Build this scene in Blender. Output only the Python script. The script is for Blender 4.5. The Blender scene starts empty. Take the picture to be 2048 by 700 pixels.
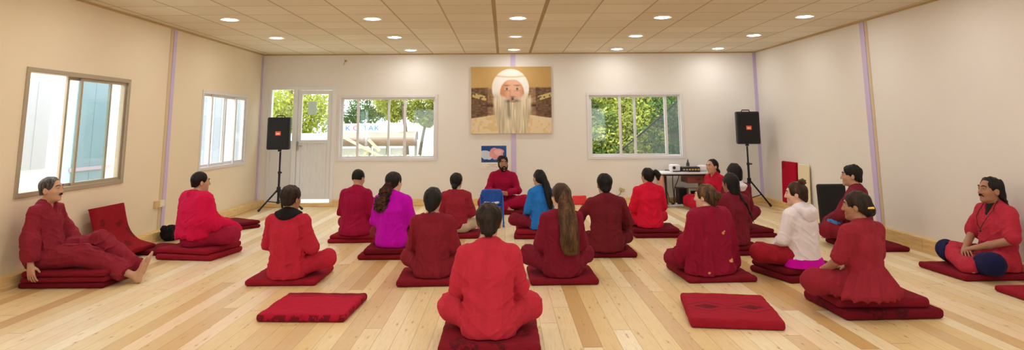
import bpy, bmesh, math, random
import numpy as np
from mathutils import Vector, Matrix
rnd = random.Random(7)
C = bpy.context.scene.collection
PI = math.pi
sc = bpy.context.scene

# ------------------------------------------------------------------ materials
MATS = {}
def lin(r, g, b):
    f = lambda c: (c/255/12.92 if c/255 <= .04045 else ((c/255+.055)/1.055)**2.4)
    return (f(r), f(g), f(b), 1)

class NT:
    def __init__(s, name):
        s.m = bpy.data.materials.new(name); s.m.use_nodes = True
        s.t = s.m.node_tree; s.n = s.t.nodes; s.l = s.t.links
        s.b = s.n['Principled BSDF']; s.out = s.n['Material Output']
    def node(s, kind, **kw):
        n = s.n.new(kind)
        for k, v in kw.items(): setattr(n, k, v)
        return n
    def link(s, a, b): s.l.new(a, b)
    def val(s, sock, v):
        if isinstance(v, bpy.types.NodeSocket): s.link(v, sock)
        else: sock.default_value = v
    def math(s, op, a, b=0.0, c=None):
        n = s.node('ShaderNodeMath', operation=op)
        s.val(n.inputs[0], a); s.val(n.inputs[1], b)
        if c is not None: s.val(n.inputs[2], c)
        return n.outputs[0]
    def mix(s, f, a, b, mode='MIX'):
        n = s.node('ShaderNodeMix', data_type='RGBA', blend_type=mode)
        s.val(n.inputs[0], f); s.val(n.inputs[6], a); s.val(n.inputs[7], b)
        return n.outputs[2]
    def obj(s, scale=None, rot=None):
        tc = s.node('ShaderNodeTexCoord')
        if scale is None: return tc.outputs['Object']
        mp = s.node('ShaderNodeMapping'); mp.inputs['Scale'].default_value = scale
        s.link(tc.outputs['Object'], mp.inputs[0]); return mp.outputs[0]
    def noise(s, vec, scale, detail=3, rough=.55, out=0):
        n = s.node('ShaderNodeTexNoise'); s.link(vec, n.inputs['Vector'])
        n.inputs['Scale'].default_value = scale; n.inputs['Detail'].default_value = detail
        n.inputs['Roughness'].default_value = rough
        return n.outputs[out]
    def ramp(s, f, pts):
        n = s.node('ShaderNodeValToRGB'); e = n.color_ramp.elements
        while len(e) < len(pts): e.new(.5)
        for q, (p, c) in zip(e, pts): q.position = p; q.color = c
        s.val(n.inputs[0], f); return n.outputs[0]
    def xyz(s, vec):
        n = s.node('ShaderNodeSeparateXYZ'); s.link(vec, n.inputs[0]); return n.outputs
    def bump(s, h, strength=.3, dist=.01):
        n = s.node('ShaderNodeBump'); n.inputs['Strength'].default_value = strength
        n.inputs['Distance'].default_value = dist; s.val(n.inputs['Height'], h)
        s.link(n.outputs[0], s.b.inputs['Normal'])
    def base(s, v): s.val(s.b.inputs['Base Color'], v)
    def rough(s, v): s.val(s.b.inputs['Roughness'], v)

def plain(name, rgb, rough=.5, metal=0, var=.06, scale=12, bump=0, spec=None):
    if name in MATS: return MATS[name]
    t = NT(name); c = lin(*rgb)
    n = t.noise(t.obj(), scale, 4)
    t.base(t.mix(n, tuple(x*(1-var) for x in c[:3])+(1,), tuple(min(1, x*(1+var)) for x in c[:3])+(1,)))
    t.rough(rough); t.b.inputs['Metallic'].default_value = metal
    if spec is not None: t.b.inputs['Specular IOR Level'].default_value = spec
    if bump: t.bump(n, bump, .004)
    MATS[name] = t.m; return t.m

def cloth(name, rgb, spots=(), sheen=.25, streak=.16):
    if min(rgb) > 180: streak = .04
    if name in MATS: return MATS[name]
    if rgb[1] < 50 and rgb[2] < 80 and rgb[0] > 90: rgb = (rgb[0], rgb[1]+10, rgb[2]+12)
    t = NT(name); c = lin(*rgb); o = t.obj()
    a = t.noise(t.obj((6, 6, 1.6)), 3, 4)
    w = t.noise(o, 260, 2)
    col = t.mix(a, tuple(x*(1-streak) for x in c[:3])+(1,), tuple(min(1, x*(1+streak)) for x in c[:3])+(1,))
    for (p, r, rgb2) in spots:
        d = t.node('ShaderNodeVectorMath', operation='SUBTRACT'); t.link(o, d.inputs[0]); d.inputs[1].default_value = p
        e = t.node('ShaderNodeVectorMath', operation='DIVIDE'); t.link(d.outputs[0], e.inputs[0]); e.inputs[1].default_value = r
        le = t.node('ShaderNodeVectorMath', operation='LENGTH'); t.link(e.outputs[0], le.inputs[0])
        n2 = t.noise(o, 60, 2)
        k = t.math('LESS_THAN', t.math('ADD', le.outputs['Value'], t.math('MULTIPLY', n2, .7)), 1.15)
        col = t.mix(k, col, lin(*rgb2))
    t.base(col); t.rough(.88)
    t.b.inputs['Sheen Weight'].default_value = sheen; t.b.inputs['Sheen Roughness'].default_value = .5
    t.b.inputs['Sheen Tint'].default_value = tuple(min(1, x*1.6+.05) for x in c[:3])+(1,)
    t.b.inputs['Specular IOR Level'].default_value = .15
    cr = t.math('SUBTRACT', 1, t.math('ABSOLUTE', t.math('SUBTRACT', t.math('MULTIPLY', t.noise(t.obj((13, 13, 2.6)), 1.0, 2), 2), 1)))
    cr = t.math('POWER', cr, 6.0)
    dg = t.math('POWER', t.math('SUBTRACT', 1, t.math('ABSOLUTE', t.math('SUBTRACT', t.math('MULTIPLY', t.noise(t.obj((5, 5, 12)), 1.0, 2), 2), 1))), 8.0)
    t.bump(t.math('ADD', t.math('MULTIPLY', w, .10), t.math('ADD', t.math('MULTIPLY', cr, .8), t.math('MULTIPLY', dg, .6))), .12 if min(rgb) > 180 else .30, .010)
    MATS[name] = t.m; return t.m

def skin(name, rgb):
    if name in MATS: return MATS[name]
    t = NT(name); c = lin(*rgb); n = t.noise(t.obj(), 30, 4)
    t.base(t.mix(n, tuple(x*.88 for x in c[:3])+(1,), tuple(x*1.08 for x in c[:3])+(1,)))
    t.rough(.5); t.b.inputs['Subsurface Weight'].default_value = .08
    t.b.inputs['Subsurface Radius'].default_value = (.012, .005, .003)
    t.bump(t.noise(t.obj(), 180, 2), .12, .002)
    MATS[name] = t.m; return t.m

def hairmat(name, rgb, hi=None, curly=False):
    if name in MATS: return MATS[name]
    t = NT(name); c = lin(*rgb); h = lin(*(hi or tuple(min(255, x*1.7+8) for x in rgb)))
    sv = (50, 50, 50) if curly else (90, 90, 7)
    n = t.noise(t.obj(sv), 1.6, 4, .6)
    big = t.noise(t.obj((14, 14, 3)), 1.5, 2)
    f = t.math('MULTIPLY', n, big)
    t.base(t.ramp(f, [(.16, c), (.45, h)]))
    t.rough(.5); t.b.inputs['Specular IOR Level'].default_value = .22
    t.bump(n, .35, .006)
    MATS[name] = t.m; return t.m

def matmat(kind, rgb=(150, 18, 34)):
    """red woven cushion fabrics: plain / medallion / border / jacquard"""
    key = 'cushion_'+kind+str(rgb)
    if key in MATS: return MATS[key]
    t = NT(key); c = lin(*rgb); o = t.obj(); x, y, z = t.xyz(o)
    n = t.noise(t.obj((3, 14, 8)), 4, 4); fuzz = t.noise(o, 130, 3)
    col = t.mix(n, tuple(v*.72 for v in c[:3])+(1,), tuple(min(1, v*1.25) for v in c[:3])+(1,))
    dark = tuple(v*.30+.006 for v in c[:3])+(1,)
    if kind == 'medallion':
        fx = t.math('ABSOLUTE', t.math('SUBTRACT', t.math('ABSOLUTE', x), .16))
        fy = t.math('ABSOLUTE', t.math('ADD', y, .04))
        dd = t.math('ADD', t.math('MULTIPLY', fx, 1/.105), t.math('MULTIPLY', fy, 1/.075))
        dd = t.math('ADD', dd, t.math('MULTIPLY', t.noise(o, 35, 2), .35))
        k = t.math('LESS_THAN', dd, 1.1)
        zz = t.math('ADD', fy, t.math('MULTIPLY', t.math('ABSOLUTE', t.math('SUBTRACT', fx, .11)), -.75))
        ring = t.math('LESS_THAN', t.math('ABSOLUTE', t.math('SUBTRACT', dd, 1.95)), .17)
        line = t.math('LESS_THAN', t.math('ABSOLUTE', t.math('SUBTRACT', y, .22)), .006)
        k2 = t.math('MAXIMUM', k, t.math('MAXIMUM', t.math('MULTIPLY', ring, .6), t.math('MULTIPLY', line, .6)))
        up = t.math('GREATER_THAN', z, .03)
        col = t.mix(t.math('MULTIPLY', k2, up), col, dark)
    if kind == 'border':
        zig = t.math('MULTIPLY', t.math('PINGPONG', x, .17), .33)
        k = t.math('GREATER_THAN', t.math('ADD', t.math('ADD', y, zig), t.math('MULTIPLY', t.noise(o, 40, 2), .03)), .285)
        kk = t.math('LESS_THAN', t.math('ABSOLUTE', t.math('SUBTRACT', t.math('ADD', y, zig), .235)), .012)
        side = t.math('MULTIPLY', t.math('LESS_THAN', z, .05), t.math('GREATER_THAN', t.noise(t.obj((5, 5, 2)), 5, 2), .5))
        col = t.mix(t.math('MULTIPLY', t.math('MAXIMUM', t.math('MAXIMUM', k, kk), side), .85), col, dark)
    if kind == 'jacquard':
        v = t.node('ShaderNodeTexVoronoi'); t.link(t.obj((1, .6, 1)), v.inputs['Vector']); v.inputs['Scale'].default_value = 5
        k = t.math('MULTIPLY', t.math('LESS_THAN', v.outputs[0], .30), t.math('GREATER_THAN', t.noise(o, 28, 2), .47))
        col = t.mix(t.math('MULTIPLY', k, .75), col, dark)
    t.base(col); t.rough(.93); t.b.inputs['Sheen Weight'].default_value = .3
    t.b.inputs['Sheen Tint'].default_value = tuple(min(1, v*2) for v in c[:3])+(1,)
    t.b.inputs['Specular IOR Level'].default_value = .1
    t.bump(t.math('ADD', fuzz, n), .5, .006)
    MATS[key] = t.m; return t.m

def emit(name, rgb, s):
    if name in MATS: return MATS[name]
    t = NT(name); t.b.inputs['Base Color'].default_value = rgb+(1,)
    t.b.inputs['Emission Color'].default_value = rgb+(1,); t.b.inputs['Emission Strength'].default_value = s
    MATS[name] = t.m; return t.m

def glass(name, tint=(1, 1, 1), gl=.06):
    if name in MATS: return MATS[name]
    t = NT(name); tr = t.node('ShaderNodeBsdfTransparent'); tr.inputs[0].default_value = tint+(1,)
    g = t.node('ShaderNodeBsdfGlossy'); g.inputs['Roughness'].default_value = .03
    f = t.node('ShaderNodeLayerWeight'); f.inputs[0].default_value = .5; k = t.math('ADD', t.math('MULTIPLY', t.math('POWER', f.outputs['Facing'], 5.0), .8), .035)
    m = t.node('ShaderNodeMixShader'); t.link(k, m.inputs[0])
    t.link(tr.outputs[0], m.inputs[1]); t.link(g.outputs[0], m.inputs[2]); t.link(m.outputs[0], t.out.inputs[0])
    MATS[name] = t.m; return t.m

def wall_mat(name, rgb):
    t = NT(name); c = lin(*rgb); o = t.obj()
    n = t.noise(o, 1.3, 5); f = t.noise(o, 55, 3)
    t.base(t.mix(n, tuple(v*.965 for v in c[:3])+(1,), tuple(min(1, v*1.03) for v in c[:3])+(1,)))
    t.rough(.55); t.b.inputs['Specular IOR Level'].default_value = .3; t.bump(f, .12, .004)
    return t.m

def floor_mat():
    t = NT('pine_planks'); o = t.obj(); x, y, z = t.xyz(o)
    PW = .122
    u = t.math('DIVIDE', x, PW); idx = t.math('FLOOR', u); fx = t.math('SUBTRACT', u, idx)
    wn = t.node('ShaderNodeTexWhiteNoise', noise_dimensions='1D'); t.link(idx, wn.inputs['W'])
    off = t.math('MULTIPLY', wn.outputs[0], 4.6)
    v = t.math('DIVIDE', t.math('ADD', y, off), 4.6); iy = t.math('FLOOR', v); fy = t.math('SUBTRACT', v, iy)
    cmb = t.node('ShaderNodeCombineXYZ'); t.link(idx, cmb.inputs[0]); t.link(iy, cmb.inputs[1])
    w2 = t.node('ShaderNodeTexWhiteNoise', noise_dimensions='2D'); t.link(cmb.outputs[0], w2.inputs['Vector'])
    col = t.ramp(w2.outputs[0], [(0, lin(208, 170, 112)), (.16, lin(236, 214, 166)), (.34, lin(226, 196, 138)), (.52, lin(246, 232, 198)), (.68, lin(232, 206, 152)), (.80, lin(196, 152, 94)), (.86, lin(240, 220, 176)), (1, lin(238, 210, 176))])
    sh = t.node('ShaderNodeCombineXYZ'); t.link(t.math('MULTIPLY', idx, 7.3), sh.inputs[0]); t.link(t.math('MULTIPLY', iy, 3.7), sh.inputs[1])
    ad = t.node('ShaderNodeVectorMath', operation='ADD'); t.link(o, ad.inputs[0]); t.link(sh.outputs[0], ad.inputs[1])
    mp = t.node('ShaderNodeMapping'); mp.inputs['Scale'].default_value = (34, 2.0, 1); t.link(ad.outputs[0], mp.inputs[0])
    g = t.noise(mp.outputs[0], 1.6, 5, .62)
    col = t.mix(t.math('MULTIPLY', t.math('ABSOLUTE', t.math('SUBTRACT', g, .5)), 1.5), col, lin(186, 128, 66))
    mk = t.node('ShaderNodeMapping'); mk.inputs['Scale'].default_value = (13, 3.4, 1); t.link(ad.outputs[0], mk.inputs[0])
    vo = t.node('ShaderNodeTexVoronoi', voronoi_dimensions='2D'); t.link(mk.outputs[0], vo.inputs['Vector']); vo.inputs['Scale'].default_value = 1.0
    pick = t.xyz(vo.outputs['Color'])[0]
    kd = t.math('ADD', vo.outputs['Distance'], t.math('MULTIPLY', t.noise(o, 22, 3), .14))
    knot = t.math('MULTIPLY', t.math('LESS_THAN', kd, .105), t.math('GREATER_THAN', pick, .66))
    halo = t.math('MULTIPLY', t.math('LESS_THAN', kd, .20), t.math('GREATER_THAN', pick, .72))
    col = t.mix(t.math('MULTIPLY', halo, .35), col, lin(190, 130, 70))
    col = t.mix(t.math('MULTIPLY', knot, .75), col, lin(104, 62, 32))
    gx = t.math('LESS_THAN', t.math('MINIMUM', fx, t.math('SUBTRACT', 1, fx)), .018)
    gy = t.math('LESS_THAN', t.math('MINIMUM', fy, t.math('SUBTRACT', 1, fy)), .0012)
    gap = t.math('MAXIMUM', gx, gy)
    col = t.mix(t.math('MULTIPLY', gap, .42), col, lin(120, 80, 44))
    t.base(col); t.rough(t.math('ADD', .30, t.math('MULTIPLY', g, .14)))
    t.b.inputs['Specular IOR Level'].default_value = .5
    t.bump(t.math('SUBTRACT', t.math('MULTIPLY', g, .15), gap), .25, .004)
    return t.m

def ceiling_mat():
    t = NT('ceiling_tiles'); o = t.obj(); x, y, z = t.xyz(o)
    u = t.math('DIVIDE', t.math('ADD', x, 3.718+6), .6); v = t.math('DIVIDE', t.math('ADD', y, -7.5676+12), .6)
    iu = t.math('FLOOR', u); iv = t.math('FLOOR', v); fu = t.math('SUBTRACT', u, iu); fv = t.math('SUBTRACT', v, iv)
    du = t.math('MINIMUM', fu, t.math('SUBTRACT', 1, fu)); dv = t.math('MINIMUM', fv, t.math('SUBTRACT', 1, fv))
    cmb = t.node('ShaderNodeCombineXYZ'); t.link(iu, cmb.inputs[0]); t.link(iv, cmb.inputs[1])
    w = t.node('ShaderNodeTexWhiteNoise', noise_dimensions='2D'); t.link(cmb.outputs[0], w.inputs['Vector'])
    n = t.noise(o, 1.1, 3); sp = t.noise(o, 90, 2)
    col = t.mix(w.outputs[0], lin(226, 216, 196), lin(238, 229, 212))
    col = t.mix(t.math('MULTIPLY', n, .25), col, lin(214, 198, 168))
    lu = t.math('LESS_THAN', du, .018); lv = t.math('LESS_THAN', dv, .022)
    # two carrier bars in the middle of the room are wider and darker
    mid = t.math('MULTIPLY', t.math('LESS_THAN', t.math('ABSOLUTE', t.math('SUBTRACT', x, .182)), .32), t.math('LESS_THAN', du, .045))
    line = t.math('MAXIMUM', t.math('MULTIPLY', lu, .55), t.math('MAXIMUM', t.math('MULTIPLY', lv, .38), t.math('MULTIPLY', mid, .75)))
    col = t.mix(line, col, lin(150, 118, 62))
    t.base(col); t.rough(.85); t.b.inputs['Specular IOR Level'].default_value = .15
    t.bump(t.math('SUBTRACT', t.math('MULTIPLY', sp, .15), t.math('MAXIMUM', lu, lv)), .3, .008)
    return t.m

def ledge_mat():
    t = NT('pine_ledge'); o = t.obj()
    g = t.noise(t.obj((2, 2, 26)), 2, 5, .6); b = t.noise(o, 1.7, 3)
    col = t.ramp(g, [(.3, lin(212, 172, 108)), (.6, lin(240, 210, 152))])
    col = t.mix(t.math('MULTIPLY', b, .5), col, lin(226, 190, 128))
    x, y, z = t.xyz(o)
    jx = t.math('LESS_THAN', t.math('PINGPONG', t.math('ADD', x, .35), .45), .004)
    jy = t.math('LESS_THAN', t.math('PINGPONG', t.math('ADD', y, .2), .45), .004)
    col = t.mix(t.math('MULTIPLY', t.math('MAXIMUM', jx, jy), .5), col, lin(120, 80, 40))
    vo = t.node('ShaderNodeTexVoronoi'); t.link(t.obj((4, 4, 14)), vo.inputs['Vector'])
    col = t.mix(t.math('MULTIPLY', t.math('LESS_THAN', vo.outputs[0], .10), .5), col, lin(130, 86, 46))
    t.base(col); t.rough(.5); return t.m

# ------------------------------------------------------------------ mesh helpers
def newobj(name, me, mats, parent=None):
    o = bpy.data.objects.new(name, me); C.objects.link(o)
    for m in (mats if isinstance(mats, (list, tuple)) else [mats]): me.materials.append(m)
    if parent: o.parent = parent
    return o
def from_np(name, V, Q, mats, parent=None, smooth=True, midx=None):
    me = bpy.data.meshes.new(name); V = np.asarray(V, np.float32); Q = np.asarray(Q, np.int32); k = Q.shape[1]
    me.vertices.add(len(V)); me.vertices.foreach_set('co', V.ravel())
    me.loops.add(Q.size); me.loops.foreach_set('vertex_index', Q.ravel())
    me.polygons.add(len(Q)); me.polygons.foreach_set('loop_start', np.arange(0, Q.size, k, dtype=np.int32))
    me.polygons.foreach_set('loop_total', np.full(len(Q), k, np.int32))
    me.update(calc_edges=True)
    o = newobj(name, me, mats, parent)
    if smooth: me.polygons.foreach_set('use_smooth', np.ones(len(Q), bool))
    if midx is not None: me.polygons.foreach_set('material_index', midx.astype(np.int32))
    me.validate(); return o
def obj(name, bm, mats, parent=None, smooth=None):
    me = bpy.data.meshes.new(name); bmesh.ops.recalc_face_normals(bm, faces=bm.faces[:]); bm.to_mesh(me); bm.free()
    o = newobj(name, me, mats, parent)
    if smooth:
        for p in me.polygons: p.use_smooth = True
    return o
def B(): return bmesh.new()
def box(bm, c, s, bev=0, rot=None, seg=2):
    r = bmesh.ops.create_cube(bm, size=1); vs = r['verts']
    M = Matrix.Translation(c) @ (rot.to_4x4() if rot else Matrix()) @ Matrix.Diagonal((*s, 1))
    bmesh.ops.transform(bm, matrix=M, verts=vs)
    if bev:
        es = list({e for v in vs for e in v.link_edges})
        bmesh.ops.bevel(bm, geom=es, offset=bev, segments=seg, affect='EDGES', profile=.5)
    return bm
def bx(bm, x0, x1, y0, y1, z0, z1, bev=0):
    return box(bm, ((x0+x1)/2, (y0+y1)/2, (z0+z1)/2), (abs(x1-x0), abs(y1-y0), abs(z1-z0)), bev)
def tube(bm, pts, r, n=10, caps=True):
    pts = [Vector(p) for p in pts]; rs = r if isinstance(r, (list, tuple)) else [r]*len(pts)
    rings = []; up = None
    for i, p in enumerate(pts):
        d = (pts[min(i+1, len(pts)-1)]-pts[max(i-1, 0)]).normalized()
        if up is None: up = d.orthogonal().normalized()
        a = (up - d*up.dot(d)).normalized(); up = a; b = d.cross(a)
        rings.append([bm.verts.new(p+(a*math.cos(2*PI*k/n)+b*math.sin(2*PI*k/n))*rs[i]) for k in range(n)])
    for q, w in zip(rings, rings[1:]):
        for k in range(n): bm.faces.new((q[k], q[(k+1) % n], w[(k+1) % n], w[k]))
    if caps: bm.faces.new(rings[0][::-1]); bm.faces.new(rings[-1])
    return bm
def disc(bm, c, r0, z0, r1, z1, n=32):
    """ring or cone band about vertical axis"""
    a = [bm.verts.new((c[0]+r0*math.cos(2*PI*k/n), c[1]+r0*math.sin(2*PI*k/n), z0)) for k in range(n)]
    b = [bm.verts.new((c[0]+r1*math.cos(2*PI*k/n), c[1]+r1*math.sin(2*PI*k/n), z1)) for k in range(n)]
    for k in range(n): bm.faces.new((a[k], a[(k+1) % n], b[(k+1) % n], b[k]))
    return a, b
def thing(name, label, cat, loc=(0, 0, 0), rz=0, group=None):
    o = bpy.data.objects.new(name, None); C.objects.link(o); o.location = loc; o.rotation_euler = (0, 0, rz)
    o.empty_display_size = .1
    return tag(o, label, cat, group)
def tag(o, label, cat, group=None):
    o['label'] = label; o['category'] = cat
    if group: o['group'] = group
    return o
def struct(o, label=None):
    o['kind'] = 'structure'
    if label: o['label'] = label
    return o

# ------------------------------------------------------------------ implicit surfaces
_rs = np.random.RandomState(3); LAT = _rs.rand(32, 32, 32).astype(np.float32)
def vnoise(x, y, z):
    xi = np.floor(x).astype(int); yi = np.floor(y).astype(int); zi = np.floor(z).astype(int)
    fx = x-xi; fy = y-yi; fz = z-zi
    fx = fx*fx*(3-2*fx); fy = fy*fy*(3-2*fy); fz = fz*fz*(3-2*fz)
    g = lambda a, b, c: LAT[(xi+a) & 31, (yi+b) & 31, (zi+c) & 31]
    c00 = g(0,0,0)*(1-fx)+g(1,0,0)*fx; c10 = g(0,1,0)*(1-fx)+g(1,1,0)*fx
    c01 = g(0,0,1)*(1-fx)+g(1,0,1)*fx; c11 = g(0,1,1)*(1-fx)+g(1,1,1)*fx
    return (c00*(1-fy)+c10*fy)*(1-fz)+(c01*(1-fy)+c11*fy)*fz
def smin(a, b, k):
    if k <= 0: return np.minimum(a, b)
    h = np.maximum(k-np.abs(a-b), 0)/k
    return np.minimum(a, b)-h*h*k*.25
A3 = lambda v: np.array(v, float)
class Field:
    def __init__(s, h): s.h = h; s.ops = []; s.lo = A3((9, 9, 9)); s.hi = -s.lo; s.post = []
    def add(s, fn, lo, hi, k=.02):
        s.ops.append(('+', fn, A3(lo), A3(hi), k)); s.lo = np.minimum(s.lo, lo); s.hi = np.maximum(s.hi, hi); return s
    def sub(s, fn, lo, hi, k=.01): s.ops.append(('-', fn, A3(lo), A3(hi), k)); return s
    def cap(s, a, b, ra, rb=None, k=.02, sub=False):
        a, b = A3(a), A3(b); rb = ra if rb is None else rb; ba = b-a; bb = max(ba@ba, 1e-9)
        def fn(X, Y, Z):
            px, py, pz = X-a[0], Y-a[1], Z-a[2]
            t = np.clip((px*ba[0]+py*ba[1]+pz*ba[2])/bb, 0, 1)
            return np.sqrt((px-ba[0]*t)**2+(py-ba[1]*t)**2+(pz-ba[2]*t)**2)-(ra+(rb-ra)*t)
        m = max(ra, rb)
        return (s.sub if sub else s.add)(fn, np.minimum(a, b)-m, np.maximum(a, b)+m, k)
    def tor(s, a, b, ra, rb, ux, k=.04):
        """elliptical tapered capsule: ra=(half width along ux, half depth)"""
        a, b, ux = A3(a), A3(b), A3(ux); ba = b-a; bb = max(ba@ba, 1e-9)
        def fn(X, Y, Z):
            px, py, pz = X-a[0], Y-a[1], Z-a[2]
            t = np.clip((px*ba[0]+py*ba[1]+pz*ba[2])/bb, 0, 1)
            px, py, pz = px-ba[0]*t, py-ba[1]*t, pz-ba[2]*t
            rx = ra[0]+(rb[0]-ra[0])*t; ry = ra[1]+(rb[1]-ra[1])*t
            c = px*ux[0]+py*ux[1]+pz*ux[2]; q = c*(ry/rx)-c
            return np.sqrt((px+q*ux[0])**2+(py+q*ux[1])**2+(pz+q*ux[2])**2)-ry
        m = max(*ra, *rb)
        return s.add(fn, np.minimum(a, b)-m, np.maximum(a, b)+m, k)
    def ell(s, c, r, k=.02, R=None, sub=False):
        c, r = A3(c), A3(r); R = np.eye(3) if R is None else R
        def fn(X, Y, Z):
            px, py, pz = X-c[0], Y-c[1], Z-c[2]
            q = [px*R[0, i]+py*R[1, i]+pz*R[2, i] for i in range(3)]
            k0 = np.sqrt((q[0]/r[0])**2+(q[1]/r[1])**2+(q[2]/r[2])**2)
            k1 = np.sqrt((q[0]/r[0]**2)**2+(q[1]/r[1]**2)**2+(q[2]/r[2]**2)**2)+1e-9
            return k0*(k0-1)/k1
        m = r.max(); return (s.sub if sub else s.add)(fn, c-m, c+m, k)
    def rbox(s, c, half, rr, k=.0, R=None):
        c, half = A3(c), A3(half)-rr; R = np.eye(3) if R is None else R
        def fn(X, Y, Z):
            px, py, pz = X-c[0], Y-c[1], Z-c[2]
            q = [np.abs(px*R[0, i]+py*R[1, i]+pz*R[2, i])-half[i] for i in range(3)]
            o = np.sqrt(sum(np.maximum(v, 0)**2 for v in q))
            return o+np.minimum(np.maximum(np.maximum(q[0], q[1]), q[2]), 0)-rr
        m = np.linalg.norm(half+rr) if not np.allclose(R, np.eye(3)) else half+rr
        return s.add(fn, c-m, c+m, k)
    def plane(s, n, d, k=.0):
        """keep the side where n.p > d"""
        n = A3(n); s.post.append(('cut', lambda X, Y, Z: d-(n[0]*X+n[1]*Y+n[2]*Z), k)); return s
    def keep(s, fn, k=.008): s.post.append(('cut', fn, k)); return s
    def fold(s, fn, band=.03): s.post.append(('fold', fn, band)); return s
    def nets(s):
        h = s.h; lo = s.lo-3*h-.01; n = np.ceil((s.hi+3*h+.01-lo)/h).astype(int)+1
        A = np.full(n, .5, np.float32); ax = [(lo[i]+h*np.arange(n[i])).astype(np.float32) for i in range(3)]
        for op, fn, l, u, k in s.ops:
            m = k+2*h
            i0 = np.clip(np.floor((l-m-lo)/h).astype(int), 0, n-1); i1 = np.clip(np.ceil((u+m-lo)/h).astype(int)+1, 1, n)
            sl = tuple(slice(a, b) for a, b in zip(i0, i1))
            if min(i1-i0) <= 0: continue
            d = fn(ax[0][sl[0]][:, None, None], ax[1][sl[1]][None, :, None], ax[2][sl[2]][None, None, :])
            A[sl] = smin(A[sl], d, k) if op == '+' else -smin(-A[sl], d, k)
        for kind, fn, k in s.post:
            if kind == 'cut':
                d = fn(ax[0][:, None, None], ax[1][None, :, None], ax[2][None, None, :])
                A = -smin(-A, -np.broadcast_to(d, A.shape), k)
            else:
                I = np.nonzero(np.abs(A) < k)
                A[I] += fn(ax[0][I[0]], ax[1][I[1]], ax[2][I[2]])
        A[0] = A[-1] = .5; A[:, 0] = A[:, -1] = .5; A[:, :, 0] = A[:, :, -1] = .5
        ins = (A < 0); S = ins.astype(np.int8)
        cs = sum(S[a:n[0]-1+a, b:n[1]-1+b, c:n[2]-1+c] for a in (0, 1) for b in (0, 1) for c in (0, 1))
        act = (cs > 0) & (cs < 8); idx = np.full(act.shape, -1, np.int32); I = np.array(np.nonzero(act)).T
        idx[act] = np.arange(len(I))
        acc = np.zeros((len(I), 3)); cnt = np.zeros(len(I))
        for d in range(3):
            e = np.eye(3, dtype=int)[d]; o1, o2 = [np.eye(3, dtype=int)[q] for q in range(3) if q != d]
            for a in (0, 1):
                for b in (0, 1):
                    p = I+a*o1+b*o2; q = p+e
                    va = A[p[:, 0], p[:, 1], p[:, 2]]; vb = A[q[:, 0], q[:, 1], q[:, 2]]
                    m = (va < 0) != (vb < 0)
                    t = va[m]/(va[m]-vb[m]); acc[m] += p[m]+t[:, None]*e; cnt[m] += 1
        V = acc/cnt[:, None]*h+lo
        Q = []
        for d in range(3):
            e = np.eye(3, dtype=int)[d]; o1, o2 = np.eye(3, dtype=int)[(d+1) % 3], np.eye(3, dtype=int)[(d+2) % 3]
            sl0 = [slice(1, n[i]-1) for i in range(3)]; sl1 = list(sl0); sl0[d] = slice(0, n[d]-1); sl1[d] = slice(1, n[d])
            a = ins[tuple(sl0)]; b = ins[tuple(sl1)]; x = np.nonzero(a != b); fl = a[x]
            P = np.array(x).T; off = np.array([0 if i == d else 1 for i in range(3)]); P = P+off
            g = lambda q: idx[q[:, 0], q[:, 1], q[:, 2]]
            q = np.stack([g(P), g(P-o1), g(P-o1-o2), g(P-o2)], 1)
            q[~fl] = q[~fl][:, ::-1]; Q.append(q)
        Q = np.concatenate(Q); Q = Q[(Q >= 0).all(1)]
        return V, Q[:, :]
    def build(s, name, mats, parent=None, scale=1, mid=None):
        V, Q = s.nets()
        a, b, c = V[Q[:, 0]], V[Q[:, 1]], V[Q[:, 2]]
        if np.einsum('ij,ij->i', a, np.cross(b, c)).sum() < 0: Q = Q[:, ::-1]
        mi = mid(V[Q].mean(1)) if mid else None
        return from_np(name, V*scale, Q, mats, parent, True, mi)

def euler_np(yaw=0, pitch=0, roll=0):
    return np.array((Matrix.Rotation(yaw, 3, 'Z') @ Matrix.Rotation(pitch, 3, 'X') @ Matrix.Rotation(roll, 3, 'Y')))

# ------------------------------------------------------------------ people
J0 = dict(seat=(0, 0, 0), waist=(0, -.005, .27), chest=(0, -.012, .43), c7=(0, -.022, .595), head=(0, .028, .735),
          shL=(-.168, -.012, .532), shR=(.168, -.012, .532), elL=(-.222, .035, .29), elR=(.222, .035, .29),
          wrL=(-.085, .235, .175), wrR=(.085, .25, .19), hdL=(.8, .55, -.1), hdR=(-.8, .55, -.1), hnL=(0, -.2, -1), hnR=(0, -.2, -1),
          hipL=(-.085, .02, .10), hipR=(.085, .02, .10), knL=(-.285, .22, .125), knR=(.285, .22, .125),
          anL=(.05, .27, .055), anR=(-.05, .35, .06), ftL=(.8, .5, -.12), ftR=(-.8, .5, -.12), upL=(-.3, .3, 1), upR=(.3, .3, 1))
HANDS_ROLE = ('L', 'R')
def unit(v): v = A3(v); return v/np.linalg.norm(v)
def joints(w=1, lean=0, side=0, over=None):
    J = {k: A3(v) for k, v in J0.items()}
    for k in ('shL', 'shR', 'elL', 'elR'): J[k][0] *= w
    for k in ('waist', 'chest', 'c7', 'head', 'shL', 'shR', 'elL', 'elR'):
        J[k][1] += lean*J[k][2]; J[k][0] += side*J[k][2]
    for k, v in (over or {}).items(): J[k] = A3(v)
    return J
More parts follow.
